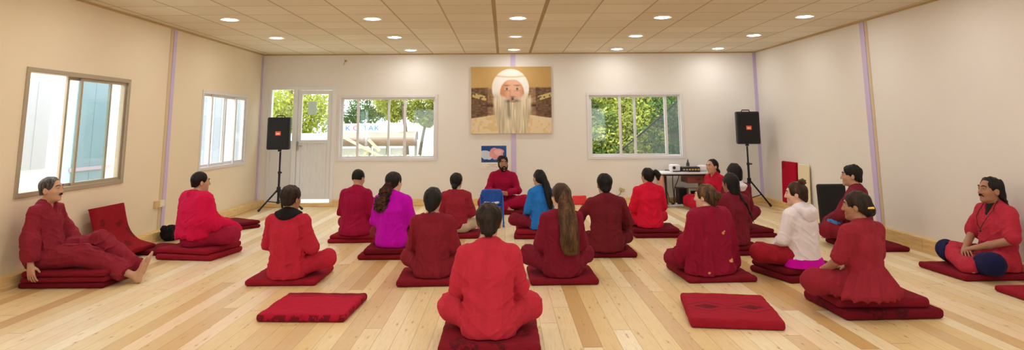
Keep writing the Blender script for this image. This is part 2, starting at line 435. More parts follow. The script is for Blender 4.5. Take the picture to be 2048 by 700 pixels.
def hand(F, w, d, n, side, curl=.5):
    d = unit(d); n = A3(n); n = unit(n-d*(n@d)); l = np.cross(d, n)*side
    for q in (.030, .011, -.009, -.028): F.cap(w+d*.012+l*q*.6, w+d*.088+l*q, .0145, .0115, .012)
    F.ell(w+d*.05-n*.002, (.036, .036, .015), .012, np.stack([l, d, n], 1))
    for q, L, sp in ((.031, .074, .12), (.0105, .082, .03), (-.0105, .077, -.05), (-.030, .060, -.16)):
        p = w+d*.088+l*q; dd = unit(d+l*sp); a = curl*.55; r = .0088
        for f in (.45, .32, .23):
            ax = unit(dd*math.cos(a)+n*math.sin(a)); p2 = p+ax*L*f*1.08
            F.cap(p, p2, r, r*.9, .004); p, r, a = p2, r*.9, a+curl*.75
    p = w+d*.022+l*.024; t1 = unit(d*.65+l*.72+n*.28); p2 = p+t1*.045; F.cap(p, p2, .0135, .0105, .008)
    t2 = unit(d*.85+l*.3+n*.42); F.cap(p2, p2+t2*.034, .0102, .008, .004)
def foot(F, a, f, u, side, toes=True):
    f = unit(f); u = A3(u); u = unit(u-f*(u@f)); l = np.cross(f, u)*side
    R = np.stack([l, f, u], 1)
    F.ell(a-f*.035-u*.035, (.029, .036, .030), .02, R)
    F.cap(a-u*.005, a+f*.085-u*.040, .034, .020, .025)
    for q in (-.022, 0, .022): F.cap(a-f*.03-u*.045+l*q*.5, a+f*.118-u*.050+l*q, .018, .015, .018)
    for i, (q, L, r) in enumerate(((.028, .055, .0125), (.011, .05, .0092), (-.004, .045, .0088), (-.018, .04, .0084), (-.031, .033, .008))):
        b = a+f*(.122-.006*i)-u*.050+l*q; F.cap(b, b+f*L*.75+u*.002, r, r*.95, .005)
def body_field(J, Rh, h, beardless=True, barefoot=('L', 'R'), armscale=1):
    F = Field(h); hc = J['head']; P = lambda *p: hc+Rh@A3(p); ux = unit(J['shR']-J['shL'])
    # trunk
    F.tor(J['seat']+(0, -.01, .085), J['waist'], (.135, .092), (.118, .082), ux)
    F.tor(J['waist'], J['chest'], (.118, .082), (.135, .088), ux)
    F.tor(J['chest'], J['c7']+A3((0, .01, -.06)), (.135, .088), (.085, .055), ux)
    F.cap(J['shL'], J['shR'], .047, None, .04)
    mid = (J['shL']+J['shR'])/2
    for s in 'LR': F.cap(J['sh'+s]*.6+mid*.4+A3((0, -.005, .02)), J['c7']+A3((0, .006, .02)), .034, .044, .03)
    F.cap(J['c7']+A3((0, .012, -.02)), P(0, -.016, -.05), .053, .049, .02)
    # head
    F.ell(P(0, -.012, .03), (.074, .095, .085), .03, Rh)
    F.ell(P(0, .026, -.03), (.061, .065, .086), .03, Rh)
    F.ell(P(0, .034, -.078), (.046, .051, .038), .03, Rh)
    for s in (-1, 1): F.ell(P(s*.036, .060, -.026), (.026, .026, .026), .02, Rh)
    F.cap(P(-.030, .080, .032), P(.030, .080, .032), .013, None, .02)
    for s in (-1, 1): F.ell(P(s*.031, .1005, .011), (.018, .013, .0095), .010, Rh, sub=True)
    for s in (-1, 1): F.cap(P(s*.019, .0865, .0195), P(s*.044, .0815, .0175), .0062, .0055, .004); F.cap(P(s*.020, .0855, .0035), P(s*.043, .081, .004), .005, .0045, .004)
    F.cap(P(0, .088, .018), P(0, .109, -.027), .0085, .0125, .012)
    for s in (-1, 1): F.ell(P(s*.0125, .097, -.031), (.009, .011, .008), .006, Rh)
    F.ell(P(0, .0865, -.059), (.024, .012, .0065), .007, Rh); F.ell(P(0, .0855, -.0705), (.020, .012, .0075), .006, Rh)
    F.ell(P(0, .078, -.098), (.022, .018, .018), .02, Rh)
    for s in (-1, 1):
        Re = Rh@euler_np(s*.35, 0, 0); F.ell(P(s*.076, -.012, -.010), (.0095, .021, .034), .008, Re)
        F.ell(P(s*.088, -.006, -.006), (.008, .010, .018), .006, Re, sub=True)
    # arms and hands
    for s in 'LR':
        sg = -1 if s == 'L' else 1
        F.cap(J['sh'+s], J['el'+s], .047, .038, .02); F.cap(J['el'+s], J['wr'+s]*.65+J['el'+s]*.35, .039, .033, .015)
        F.cap(J['wr'+s]*.65+J['el'+s]*.35, J['wr'+s], .033, .0255, .015); F.cap(J['wr'+s], J['wr'+s]+unit(J['hd'+s])*.02, .025, .022, .012)
        hand(F, J['wr'+s], J['hd'+s], J['hn'+s], sg*J.get('thumb', 1), float(J.get('curl'+s, .5)))
    # legs and feet
    for s in 'LR':
        sg = -1 if s == 'L' else 1
        F.cap(J['hip'+s], J['kn'+s], .078, .052, .03)
        mid = J['kn'+s]*.62+J['an'+s]*.38
        F.cap(J['kn'+s], mid, .052, .050, .02); F.cap(mid, J['an'+s], .050, .031, .015)
        foot(F, J['an'+s], J['ft'+s], J['up'+s], sg)
    return F
def lock(F, pts, rr, k=.03):
    P_, R_ = [A3(p) for p in pts], [A3(q) for q in rr]
    for _ in range(2):
        N, M_ = [P_[0]], [R_[0]]
        for a, b, q, u in zip(P_, P_[1:], R_, R_[1:]): N += [a*.75+b*.25, a*.25+b*.75]; M_ += [q*.75+u*.25, q*.25+u*.75]
        P_, R_ = N+[P_[-1]], M_+[R_[-1]]
    for a, b, q, u in zip(P_, P_[1:], R_, R_[1:]): F.tor(a, b, tuple(q), tuple(u), (1, 0, 0), k)
def ridge(n): return 1-np.abs(2*n-1)
def folds(av=.012, ag=.011, f=10, seed=0, fz=2.2):
    def fn(x, y, z):
        c = ridge(vnoise(x*f*1.5+seed, y*f*1.5+seed*2.3, z*fz*.8+seed))**3
        g = ridge(vnoise(x*6+z*5+seed*3, y*6, z*17-np.abs(x)*12))**3
        return np.clip(z/.09, .25, 1)*np.clip((.60-z)/.14, .3, 1)*av*(.30-c)+ag*(.30-g)*(.45+.55*np.exp(-((z-.2)/.13)**2))+.010*(vnoise(x*4+seed, y*4, z*4)-.5)+.003*(vnoise(x*26, y*26, z*14+seed)-.5)
    return fn
def kurta_field(J, h, sleeve=1.0, hem='seat', loose=1.0, neck='collar', fold=None, Rh=None, cuff=.056):
    F = Field(h); ux = unit(J['shR']-J['shL']); L = loose
    if hem == 'seat':
        F.tor(J['seat']+A3((0, -.012, .055)), J['waist'], (.190*L, .148*L), (.157*L, .125*L), ux)
    elif hem == 'flare':
        F.tor(J['seat']+A3((0, -.012, .045)), J['waist'], (.215*L, .168*L), (.145*L, .114*L), ux)
    else:
        F.tor(J['seat']*.55+J['waist']*.45+A3((0, -.008, .03)), J['waist'], (.168*L, .130*L), (.152*L, .117*L), ux)
    F.tor(J['waist'], J['chest'], (.157*L, .125*L), (.162*L, .118*L), ux)
    F.tor(J['chest'], J['c7']+A3((0, .006, -.06)), (.164*L, .118), (.122, .074), ux, .06)
    for s in 'LR':
        F.cap(J['sh'+s]+A3((0, .004, -.008)), J['c7']+A3((0, .006, -.012)), .060*L**.5, .062, .055)
        if sleeve:
            e = J['el'+s]; a = J['sh'+s]; q = J['wr'+s]
            if sleeve < .5:
                t = sleeve*2; F.cap(a, a+(e-a)*t, .062*L, .068*L, .05)
            else:
                t = (sleeve-.5)*2; F.cap(a, e, .060*L, .060*L, .028); F.cap(e, e+(q-e)*t, .060*L, cuff*L, .022)
    if neck == 'collar':
        top = J['c7']+A3((0, .02, .045)); F.cap(J['c7'], top, .064, .061, .012)
        n = unit((0, -.45, -1)); F.plane(n, n@(J['c7']+A3((0, .015, .040))), .006)
    elif neck == 'wide':
        F.ell(J['c7']+A3((0, .03, .045)), (.105, .085, .062), .012, sub=True)
    elif neck == 'v':
        F.cap(J['c7']+A3((0, .075, .03)), J['c7']+A3((0, .125, -.10)), .062, .008, .012, sub=True)
    F.plane((0, 0, 1), .004, .012)
    F.fold(fold or folds()); return F
def trouser_field(J, h, r=(.100, .082, .078, .062), end=.92, seat=True, fold=None):
    F = Field(h); ux = unit(J['hipR']-J['hipL'])
    if seat: F.tor(J['hipL']+A3((0, -.015, -.015)), J['hipR']+A3((0, -.015, -.015)), (.11, .11), (.11, .11), (1, 0, 0), .04)
    for s in 'LR':
        a, k, n = J['hip'+s], J['kn'+s], J['an'+s]
        F.cap(a, k, r[0], r[1], .04); F.cap(k, k+(n-k)*end, r[2], r[3], .03)
    F.plane((0, 0, 1), J.get('floor', .004), .010); F.fold(fold or folds(.012, .010, 8)); return F
def hair_shell(J, Rh, h, thick=.011, line=.012, nape=0.0, slope=.8, earcut=True, extra=None, rough=.006, fr=38, band=.02, vert=True, taper=False):
    F = Field(h); hc = J['head']; P = lambda *p: hc+Rh@A3(p)
    F.ell(P(0, -.014, .032), (.074+thick, .095+thick, .085+thick), .02, Rh)
    F.ell(P(0, -.050, -.035), (.050+thick*.8, .050+thick*.7, .070), .03, Rh)
    if extra: extra(F, P)
    if earcut:
        for sg in (-1, 1): F.ell(P(sg*.092, -.004, -.030), (.030, .030, .046), .008, Rh, sub=True)
    def keep(X, Y, Z):
        px, py, pz = X-hc[0], Y-hc[1], Z-hc[2]
        qx, qy, qz = (px*Rh[0, c]+py*Rh[1, c]+pz*Rh[2, c] for c in range(3))
        e = (np.sqrt((qx/.061)**2+((qz+.012-line*.5)/.086)**2)-1)*.06
        face = np.where(qy > .012, -e, -.5)
        low = np.where(qy > -.006, -.020+line*.5, -.020+line*.5+slope*1.1*(qy+.006))-qz
        m = np.maximum(face, low)
        if taper: m = np.maximum(m, np.where((qy < 0) & (qz < -.02), (np.abs(qx)-(.082+1.0*(qz+.035)))*.7, -.5))
        return m
    F.keep(keep, .014)
    if nape:
        F.keep(lambda X, Y, Z: -(((Z-hc[2])*Rh[2, 2]+(Y-hc[1])*Rh[1, 2]+(X-hc[0])*Rh[0, 2])-nape), .006)
    F.fold(lambda x, y, z: rough*2*(vnoise(x*fr, y*fr, z*(6 if vert else fr))-.5)); return F
def chain(F, pts, rs, k=.02):
    for a, b, r, q in zip(pts, pts[1:], rs, rs[1:]): F.cap(a, b, r, q, k)
EYE_W = plain('eye_white', (232, 226, 220), .25, var=.01); EYE_I = plain('iris_brown', (46, 28, 20), .2, var=.05)
def eyes(J, Rh, s, parent, browm=None, brow=True):
    hc = J['head']
    for sd in (-1, 1):
        bm = B(); bmesh.ops.create_uvsphere(bm, u_segments=20, v_segments=14, radius=.0118*s)
        R = Matrix(Rh.tolist()); c = Vector(((hc+Rh@A3((sd*.031, .0765, .0115)))*s))
        for f in bm.faces:
            m = f.calc_center_median().normalized(); f.material_index = 1 if m.y > .80 else 0
        bmesh.ops.transform(bm, matrix=Matrix.Translation(c) @ R.to_4x4(), verts=bm.verts)
        obj('eye', bm, [EYE_W, EYE_I], parent, True)
        if brow and browm:
            F = Field(.0035); P = lambda *p: hc+Rh@A3(p)
            F.cap(P(sd*.014, .0925, .034), P(sd*.033, .0895, .040), .0055, .0055, .004); F.cap(P(sd*.033, .0895, .040), P(sd*.052, .075, .033), .0055, .004, .004)
            F.build('eyebrow', browm, parent, s)
def person(label, loc, rz, s=.93, w=1, lean=0, side=0, look=(0, 0, 0), over=None, vox=.007, skinm=None, browm=None, group=None):
    root = thing('person', label, 'person', loc, rz, group)
    J = joints(w, lean, side, over); Rh = euler_np(*look); h = vox/s
    hc = J['head']
    def mid(c):
        q = (c-hc)@Rh
        lips = ((q[:, 0]/.018)**2+((q[:, 2]+.0655)/.0095)**2 < 1) & (q[:, 1] > .0915)
        return lips.astype(int)
    F = body_field(J, Rh, h); F.plane((0, 0, 1), J.get('floor', .004)+.004, .004)
    F.build('body', [skinm, plain('lips', (172, 108, 92), .5)], root, s, mid)
    eyes(J, Rh, s, root, browm)
    return root, J, Rh, h, s
SK_A = skin('skin_tan', (196, 150, 122)); SK_B = skin('skin_brown', (168, 118, 90)); SK_C = skin('skin_pale', (222, 178, 152))
H_BLK = hairmat('hair_black', (14, 10, 10), (38, 29, 26)); H_BRN = hairmat('hair_dark_brown', (20, 14, 11), (62, 43, 31))
H_GRY = hairmat('hair_greying', (34, 28, 27), (150, 140, 134)); H_LONG = hairmat('hair_brown_streaked', (50, 31, 20), (124, 86, 50))
H_CURL = hairmat('hair_auburn_curls', (30, 15, 11), (112, 62, 40), True); H_BLND = hairmat('hair_brown_blonde', (36, 24, 17), (132, 94, 56))

# ==== SCENE ==================================================================
XL, YB, YF, H = -4.45, 12.664, -2.2, 2.726
def XR(y): return 4.68+(YB-y)*.0135
AR = math.atan(.0135)
# ------------------------------------------------------------------ camera
yaw, pit, rol = .012, .1618, -.0072
cam = bpy.data.objects.new('camera', bpy.data.cameras.new('camera')); C.objects.link(cam)
Ry = Matrix(((math.cos(yaw), -math.sin(yaw), 0), (math.sin(yaw), math.cos(yaw), 0), (0, 0, 1)))
Rp = Matrix(((1, 0, 0), (0, math.cos(pit), math.sin(pit)), (0, -math.sin(pit), math.cos(pit))))
M = Rp @ Ry
right, fwd, up = Vector(M[0]), Vector(M[1]), Vector(M[2])
r2 = right*math.cos(rol)+up*math.sin(rol); u2 = up*math.cos(rol)-right*math.sin(rol)
cam.matrix_world = Matrix.Translation((0, 0, 1.3712)) @ Matrix((r2, u2, -fwd)).transposed().to_4x4()
cam.data.sensor_width = 36; cam.data.lens = 1368.82/2048*36; cam.data.shift_y = (30.56-350)/2048
cam.data.clip_start = .05; sc.camera = cam

# ------------------------------------------------------------------ room shell
def wall_grid(name, u0, u1, holes, T, mats, th=.1, ztop=H):
    """wall with openings; T maps (u, depth, z) to the room; depth 0 is the room face"""
    us = sorted({u0, u1, *[h[0] for h in holes], *[h[1] for h in holes]}); zs = sorted({0, ztop, *[h[2] for h in holes], *[h[3] for h in holes]})
    bm = B(); V = {}
    def v(u, d, z):
        k = (round(u, 4), d, round(z, 4))
        if k not in V: V[k] = bm.verts.new(T(u, d, z))
        return V[k]
    solid = lambda i, j: 0 <= i < len(us)-1 and 0 <= j < len(zs)-1 and not any(h[0] <= us[i]+1e-6 and us[i+1] <= h[1]+1e-6 and h[2] <= zs[j]+1e-6 and zs[j+1] <= h[3]+1e-6 for h in holes)
    for i in range(len(us)-1):
        for j in range(len(zs)-1):
            if not solid(i, j): continue
            a, b, c, d = us[i], us[i+1], zs[j], zs[j+1]
            bm.faces.new((v(a, 0, c), v(b, 0, c), v(b, 0, d), v(a, 0, d))); bm.faces.new((v(a, th, c), v(a, th, d), v(b, th, d), v(b, th, c)))
            for ii, jj, e in ((i-1, j, (a, c, a, d)), (i+1, j, (b, c, b, d)), (i, j-1, (a, c, b, c)), (i, j+1, (a, d, b, d))):
                if not solid(ii, jj): bm.faces.new((v(e[0], 0, e[1]), v(e[2], 0, e[3]), v(e[2], th, e[3]), v(e[0], th, e[1])))
    return struct(obj(name, bm, mats))
TL = lambda u, d, z: (XL-d, u, z)
TR = lambda u, d, z: (XR(u)+d, u, z)
TB = lambda u, d, z: (u, YB+d, z)
WIN1 = (6.44, 8.20, .775, 1.945); WIN2 = (10.21, 11.98, .785, 1.930)
ADDED_WIN5 = (2.30, 4.06, .775, 1.945)
TF = lambda u, d, z: (u, YF-d, z)
ADDED_WIN6 = (-3.7, -.5, .75, 2.15); ADDED_WIN7 = (.9, 4.1, .75, 2.15)
WIN3 = (-3.03, -1.235, .795, 1.957); WIN4 = (1.523, 3.268, .80, 1.972)
DOOR = (-4.30, -3.085, .06, 2.135)
wall_grid('wall_left', YF, YB, [ADDED_WIN5, WIN1, WIN2], TL, wall_mat('wall_left_warm_cast', (238, 222, 194)))  # warm cast of the light is put into the left wall's base colour
wall_grid('wall_right', YF, YB, [], TR, wall_mat('wall_paint_right', (235, 228, 221)))
wall_grid('wall_back', XL, XR(YB), [WIN3, WIN4, DOOR], TB, wall_mat('wall_paint_back', (236, 231, 225)))
wall_grid('wall_front', XL, XR(YF), [ADDED_WIN6, ADDED_WIN7], TF, wall_mat('wall_paint_front', (236, 228, 216)))
bm = B(); bx(bm, XL-.1, XR(YF)+.1, YF-.1, YB+.1, -.08, 0); struct(obj('floor', bm, floor_mat()))
bm = B(); bx(bm, XL-.1, XR(YF)+.1, YF-.1, YB+.1, H, H+.12); struct(obj('ceiling', bm, ceiling_mat()))
LED = ledge_mat(); lip = plain('ledge_lip', (240, 214, 164), .5)
def ledge(name, segs):
    bm = B()
    for (x0, x1, y0, y1, z) in segs: bx(bm, x0, x1, y0, y1, 0, z, .006)
    return struct(obj(name, bm, LED))
LH = .112
ledge('baseboard_left', [(XL, XL+.125, YF, YB, LH)])
bm = B(); y0 = YF
vs = [bm.verts.new(p) for p in ((XR(YF)-.09, YF, 0), (XR(YB)-.09, YB, 0), (XR(YB), YB, 0), (XR(YF), YF, 0), (XR(YF)-.09, YF, LH), (XR(YB)-.09, YB, LH), (XR(YB), YB, LH), (XR(YF), YF, LH))]
for q in ((0, 1, 2, 3), (4, 5, 6, 7), (0, 1, 5, 4), (1, 2, 6, 5), (2, 3, 7, 6), (3, 0, 4, 7)): bm.faces.new([vs[i] for i in q])
struct(obj('baseboard_right', bm, LED))
ledge('baseboard_back', [(XL+.125, -4.30, YB-.10, YB, LH), (-4.30, -3.085, YB-.10, YB, .06), (-3.085, XR(YB)-.09, YB-.10, YB, LH)])
LAV = plain('lavender_strip', (206, 188, 226), .5, var=.02)
BEI = plain('beige_strip', (214, 190, 150), .5)
def strip(name, T, u, w, z0=0.0, d=.012, m=LAV):
    bm = B(); a, b = T(u-w/2, -d, z0), T(u+w/2, 0, H)
    bx(bm, min(a[0], b[0]), max(a[0], b[0]), min(a[1], b[1]), max(a[1], b[1]), z0, H, .002); return struct(obj(name, bm, m))
strip('trim_1', TL, 9.24, .085, LH); strip('trim_2', TL, 9.15, .07, LH, .008, BEI)
strip('trim_3', TL, YB-.04, .05, LH); bm = B(); bx(bm, .1225, .2075, YB-.012, YB, LH, 1.25, .002); bx(bm, .1225, .2075, YB-.012, YB, 2.474, H, .002); struct(obj('trim_4', bm, LAV)); strip('trim_5', TB, XR(YB)-.028, .055, LH)
strip('trim_6', TR, 8.90, .11, LH); strip('trim_7', TR, 8.80, .05, LH, .008, BEI)
# thin angle bead where the ceiling meets the walls
bead = plain('ceiling_bead', (196, 168, 116), .6)
for i, (T, a, b) in enumerate(((TL, YF, YB), (TR, YF, YB), (TB, XL, XR(YB)))):
    bm = B(); q = [T(a, -.02, H-.022), T(b, -.02, H-.022), T(b, 0, H-.022), T(a, 0, H-.022)]
    lo = [bm.verts.new(p) for p in q]; hi = [bm.verts.new((p[0], p[1], H)) for p in q]
    bm.faces.new(lo); bm.faces.new(hi)
    for k in range(4): bm.faces.new((lo[k], lo[(k+1) % 4], hi[(k+1) % 4], hi[k]))
    struct(obj('trim_%d' % (8+i), bm, bead))

# ------------------------------------------------------------------ windows and door
ALU = plain('painted_aluminium', (226, 222, 222), .35, .0, .03); ALUB = plain('bronze_aluminium', (176, 160, 136), .4, .2, .05)
GL = glass('window_glass', (.97, .985, .98)); GLB = glass('tinted_glass', (.74, .88, .93))
def frame_bars(bm, T, u0, u1, z0, z1, w, d0, d1, bev=.003):
    def bar(a, b, c, d):
        p, q = T(a, d0, c), T(b, d1, d); bx(bm, min(p[0], q[0]), max(p[0], q[0]), min(p[1], q[1]), max(p[1], q[1]), c, d, bev)
    bar(u0, u0+w, z0, z1); bar(u1-w, u1, z0, z1); bar(u0+w, u1-w, z0, z0+w); bar(u0+w, u1-w, z1-w, z1)
def window(name, T, W, sashes, m, fw=.05, gm=GL, sill=True):
    u0, u1, z0, z1 = W
    bm = B(); frame_bars(bm, T, u0-.015, u1+.015, z0-.015, z1+.015, fw, -.015, .085); fr = struct(obj(name, bm, m))
    for (a, b, d, sw, g) in sashes:
        bm = B(); frame_bars(bm, T, a, b, z0+fw-.02, z1-fw+.02, sw, d, d+.024, .002); s = obj('sash', bm, m, fr)
        if g:
            bm = B(); p, q = T(a+sw*.8, d+.010, 0), T(b-sw*.8, d+.014, 0)
            bx(bm, min(p[0], q[0]), max(p[0], q[0]), min(p[1], q[1]), max(p[1], q[1]), z0+fw+sw*.5, z1-fw-sw*.5); obj('pane', bm, g, s)
    return fr
window('window_1', TL, WIN1, [(7.12, 7.93, .045, .035, GLB), (7.30, 8.17, .012, .035, GL)], ALUB, .045)
window('added_window_5', TL, ADDED_WIN5, [(2.98, 3.79, .045, .035, GLB), (3.16, 4.03, .012, .035, GL)], ALUB, .045)  # unseen window, added to let daylight in from the left onto the front rows
for nm, W in (('added_window_6', ADDED_WIN6), ('added_window_7', ADDED_WIN7)):  # two unseen windows added behind the camera to lift the ambient daylight
    u = (W[0]+W[1])/2; window(nm, TF, W, [(W[0]+.03, u+.03, .045, .045, GL), (u-.03, W[1]-.03, .018, .045, GL)], ALU, .05)
window('window_2', TL, WIN2, [(10.24, 10.72, .05, .04, GL), (10.62, 11.18, .028, .045, GL), (11.12, 11.62, .05, .05, GL), (11.52, 11.95, .012, .05, GL)], ALU, .045)
window('window_3', TB, WIN3, [(-2.99, -2.10, .045, .04, GL), (-2.70, -1.80, .020, .045, GL), (-1.85, -1.26, .045, .04, GL)], ALU, .05)
window('window_4', TB, WIN4, [(1.56, 2.42, .045, .045, GL), (2.10, 2.99, .018, .045, GL), (2.94, 3.24, .045, .03, GL)], ALU, .05)
PVC = plain('white_door_panel', (232, 232, 234), .4, 0, .02)
# sidelight and door share one frame
bm = B()
for a, b, c, d in ((-4.30, -4.255, .06, 2.135), (-3.86, -3.775, .06, 2.135), (-3.15, -3.085, .06, 2.135), (-4.255, -3.86, 2.075, 2.135), (-3.775, -3.15, 2.065, 2.135), (-4.255, -3.86, 1.09, 1.15), (-4.255, -3.86, .06, .13)):
    bx(bm, a, b, YB-.012, YB+.09, c, d, .003)
dfr = struct(obj('door_1', bm, PVC))
bm = B(); bx(bm, -4.255, -3.86, YB+.035, YB+.055, .13, 1.09); obj('lower_panel', bm, PVC, dfr)
bm = B(); bx(bm, -4.255, -3.86, YB+.04, YB+.046, 1.15, 2.075); obj('sidelight_pane', bm, GL, dfr)
bm = B()
for a, b, c, d in ((-3.77, -3.70, .118, 2.06), (-3.225, -3.155, .118, 2.06), (-3.70, -3.225, 1.99, 2.06), (-3.70, -3.225, 1.10, 1.165), (-3.70, -3.225, .118, .20)):
    bx(bm, a, b, YB+.005, YB+.055, c, d, .004)
for k in range(8):
    x0 = -3.70+k*.0594; bx(bm, x0+.002, x0+.0574, YB+.016, YB+.044, .20, 1.10, .006)
leaf = obj('door_leaf', bm, PVC, dfr)
bm = B(); bx(bm, -3.70, -3.225, YB+.028, YB+.033, 1.165, 1.99); obj('door_pane', bm, GL, leaf)
bm = B(); bx(bm, -3.765, -3.735, YB-.02, YB+.006, .98, 1.14, .004); tube(bm, [(-3.75, YB-.015, 1.06), (-3.75, YB-.05, 1.06), (-3.65, YB-.05, 1.06)], .009); obj('door_handle', bm, plain('handle_metal', (190, 186, 180), .3, .9), leaf)
bm = B(); bx(bm, -3.60, -3.44, YB+.020, YB+.027, 1.62, 1.86); obj('paper_notice', bm, plain('pale_paper', (206, 232, 226), .7), leaf)

# ------------------------------------------------------------------ ceiling lamps
LAMP = emit('lamp_diffuser', (1, .995, .965), 66.0); LDIM = emit('lamp_diffuser_dim', (1, .93, .85), .9); TRIMW = plain('white_lamp_rim', (246, 242, 234), .4)
LX = (-3.43, -1.65, .175, 2.0, 3.80); LY = (12.05, 10.28, 8.5, 6.7, 4.9, 3.1, 1.3, -.5)
rows = ['row nearest the back wall', 'second row from the back wall', 'third row from the back wall', 'fourth row from the back wall', 'fifth row from the back wall', 'sixth row from the back wall', 'seventh row from the back wall', 'eighth row from the back wall']
colsn = ['far left by the left wall', 'left of centre', 'in the middle of the row', 'right of centre', 'far right by the right wall']
for j, y in enumerate(LY):
    for i, x in enumerate(LX):
        if j == 0 and i == 0: continue
        dim = (j == 1 and i == 2)
        t = thing('recessed_downlight', ('unlit small round downlight in the middle of the second row from the back wall' if dim else 'round lit ceiling downlight, %s, %s' % (rows[j], colsn[i])), 'ceiling light', (x, y, H), 0, 'round ceiling downlights')
        bm = B(); disc(bm, (0, 0), .088, -.006, .112, -.010); disc(bm, (0, 0), .112, -.010, .118, 0.0); disc(bm, (0, 0), .088, -.006, .086, .0)
        obj('rim', bm, TRIMW, t, True)
        bm = B(); a, b = disc(bm, (0, 0), .087, -.0065, .06, -.012); bm.faces.new(b); obj('diffuser', bm, LDIM if dim else LAMP, t, False)

# ------------------------------------------------------------------ cushions
def mat(label, x, y, rz, w, d, t, z, kind='plain', rgb=(150, 18, 34), seed=0, group=None, vox=.013):
    F = Field(vox); F.rbox((0, 0, t/2), (w/2, d/2, t/2), min(.024, t*.42))
    F.fold(lambda X, Y, Z: .007*(vnoise(X*5+seed, Y*5+seed*1.7, Z*2)-.5)*np.clip(Z/t, 0, 1)+.004*(vnoise(X*16, Y*16+seed, Z*16)-.5))
    F.plane((0, 0, 1), .0005, .004)
    o = F.build('floor_cushion', matmat(kind, rgb)); o.location = (x, y, z); o.rotation_euler = (0, 0, math.radians(rz))
    return tag(o, label, 'cushion', group)
T1 = .056
DK = (106, 20, 32); MD = (122, 24, 37); BR = (142, 27, 42)
# ------------------------------------------------------------------ people on their cushions
def seated(label, x, y, z, deg, s, col, name='kurta', w=1, lean=0, side=0, look=(0, 0, 0), over=None, vox=.007, skinm=SK_A, browm=H_BLK, kw=None, tcol=None, tkw=None, seed=0, cm=None):
    R_ = math.radians
    root, J, Rh, h, s = person(label, (x, y, z), R_(deg), s, w, lean, side, tuple(R_(a) for a in look), over, vox, skinm, browm)
    kw = dict(kw or {}); kw.setdefault('fold', folds(seed=seed))
    m = cm or cloth('cloth_%d_%d_%d' % col, col)
    if name: kurta_field(J, h, Rh=Rh, **kw).build(name, m, root, s)
    tc = tcol or col
    trouser_field(J, h, **(tkw or {})).build('trousers', cloth('cloth_%d_%d_%d' % tc, tc), root, s)
    return root, J, Rh, h, s
R2 = math.radians
# --- front row, centre: man seen squarely from behind
mat('large dark red cushion under the man in the centre foreground', -.10, 4.72, 0, .63, .62, .072, 0, 'jacquard', MD, 1, vox=.008)
p8, J, Rh, h, s = seated('man in a red kurta seen from behind in the centre foreground', -.105, 4.61, .072, 0, .935, (186, 34, 50), lean=-.01,
       w=.93, look=(0, -4, 1), over=dict(elL=(-.215, .045, .30), elR=(.215, .045, .30), knL=(-.27, .20, .13), knR=(.275, .20, .135)), vox=.0052, seed=1,
       kw=dict(fold=folds(.014, .012, 11, 1, 1.6)), tkw=dict(r=(.105, .092, .088, .066)))
def hx(F, P):
    F.ell(P(0, -.05, .05), (.088, .078, .075), .03, Rh); F.ell(P(0, -.072, -.045), (.048, .042, .050), .03, Rh); F.ell(P(0, -.075, -.09), (.024, .022, .028), .02, Rh)
hair_shell(J, Rh, h, .013, .010, nape=-.105, taper=True, extra=hx, rough=.008, fr=60).build('hair', H_BRN, p8, s)
# --- left front: wide black neckband
mat('dark red floor cushion under the man with the black neckband', -1.985, 6.69, 0, .63, .68, T1, 0, 'plain', BR, 2)
p3, J, Rh, h, s = seated('man in a red top with a wide black neckband', -1.965, 6.47, T1, -12, .925, (178, 26, 44), w=1.04, look=(-10, -2, 0),
       over=dict(knR=(.33, .20, .15), knL=(-.24, .24, .12)), vox=.006, skinm=SK_B, seed=2, kw=dict(neck=None, fold=folds(.016, .011, 9, 2)))
root = [c for c in p3.children if c.name.startswith('kurta')][0]
F = Field(h); F.tor(J['chest'], J['c7']+A3((0, .006, -.05)), (.168, .122), (.124, .078), (1, 0, 0))
c7 = J['c7']
for sg in (-1, 1): F.cap(c7+A3((sg*.15, .0, -.062)), c7+A3((0, .006, -.008)), .062, .060, .05)
F.keep(lambda X, Y, Z: 0.7*(c7[2]-.040-Z)+2.6*X*X+.0*Y, .004)
F.fold(lambda x, y, z: -.009+.006*(vnoise(x*16, y*16, z*40)-.5)); F.build('black_neckband', cloth('black_knit', (26, 24, 28)), p3, s)
def hx(F, P): F.ell(P(.005, -.03, .06), (.086, .088, .066), .03, Rh); F.ell(P(0, -.07, -.03), (.050, .042, .045), .03, Rh)
hair_shell(J, Rh, h, .011, .014, nape=-.060, taper=True, extra=hx, rough=.006, fr=60).build('hair', hairmat('hair_warm_brown', (22, 15, 12), (66, 46, 35)), p3, s)
# --- low bun, centre left
mat('dark red floor cushion under the woman with the smooth low bun', -.655, 6.58, 2, .62, .62, T1, 0, 'plain', MD, 3)
p6, J, Rh, h, s = seated('woman in maroon with smooth black hair in a low bun', -.655, 6.44, T1, -3, .90, (128, 20, 32), w=.93, look=(-6, -6, 0), vox=.006, seed=3,
       over=dict(knL=(-.275, .22, .14)), kw=dict(neck='wide', fold=folds(.018, .010, 12, 3, 1.5)), skinm=SK_A)
def hx(F, P):
    F.ell(P(0, -.05, .01), (.088, .075, .095), .03, Rh); F.ell(P(0, -.075, -.06), (.06, .05, .07), .03, Rh); F.ell(P(0, -.085, -.125), (.036, .036, .048), .012, Rh)
hair_shell(J, Rh, h, .012, -.02, extra=hx, rough=.004, fr=50).build('hair', H_BLK, p6, s)
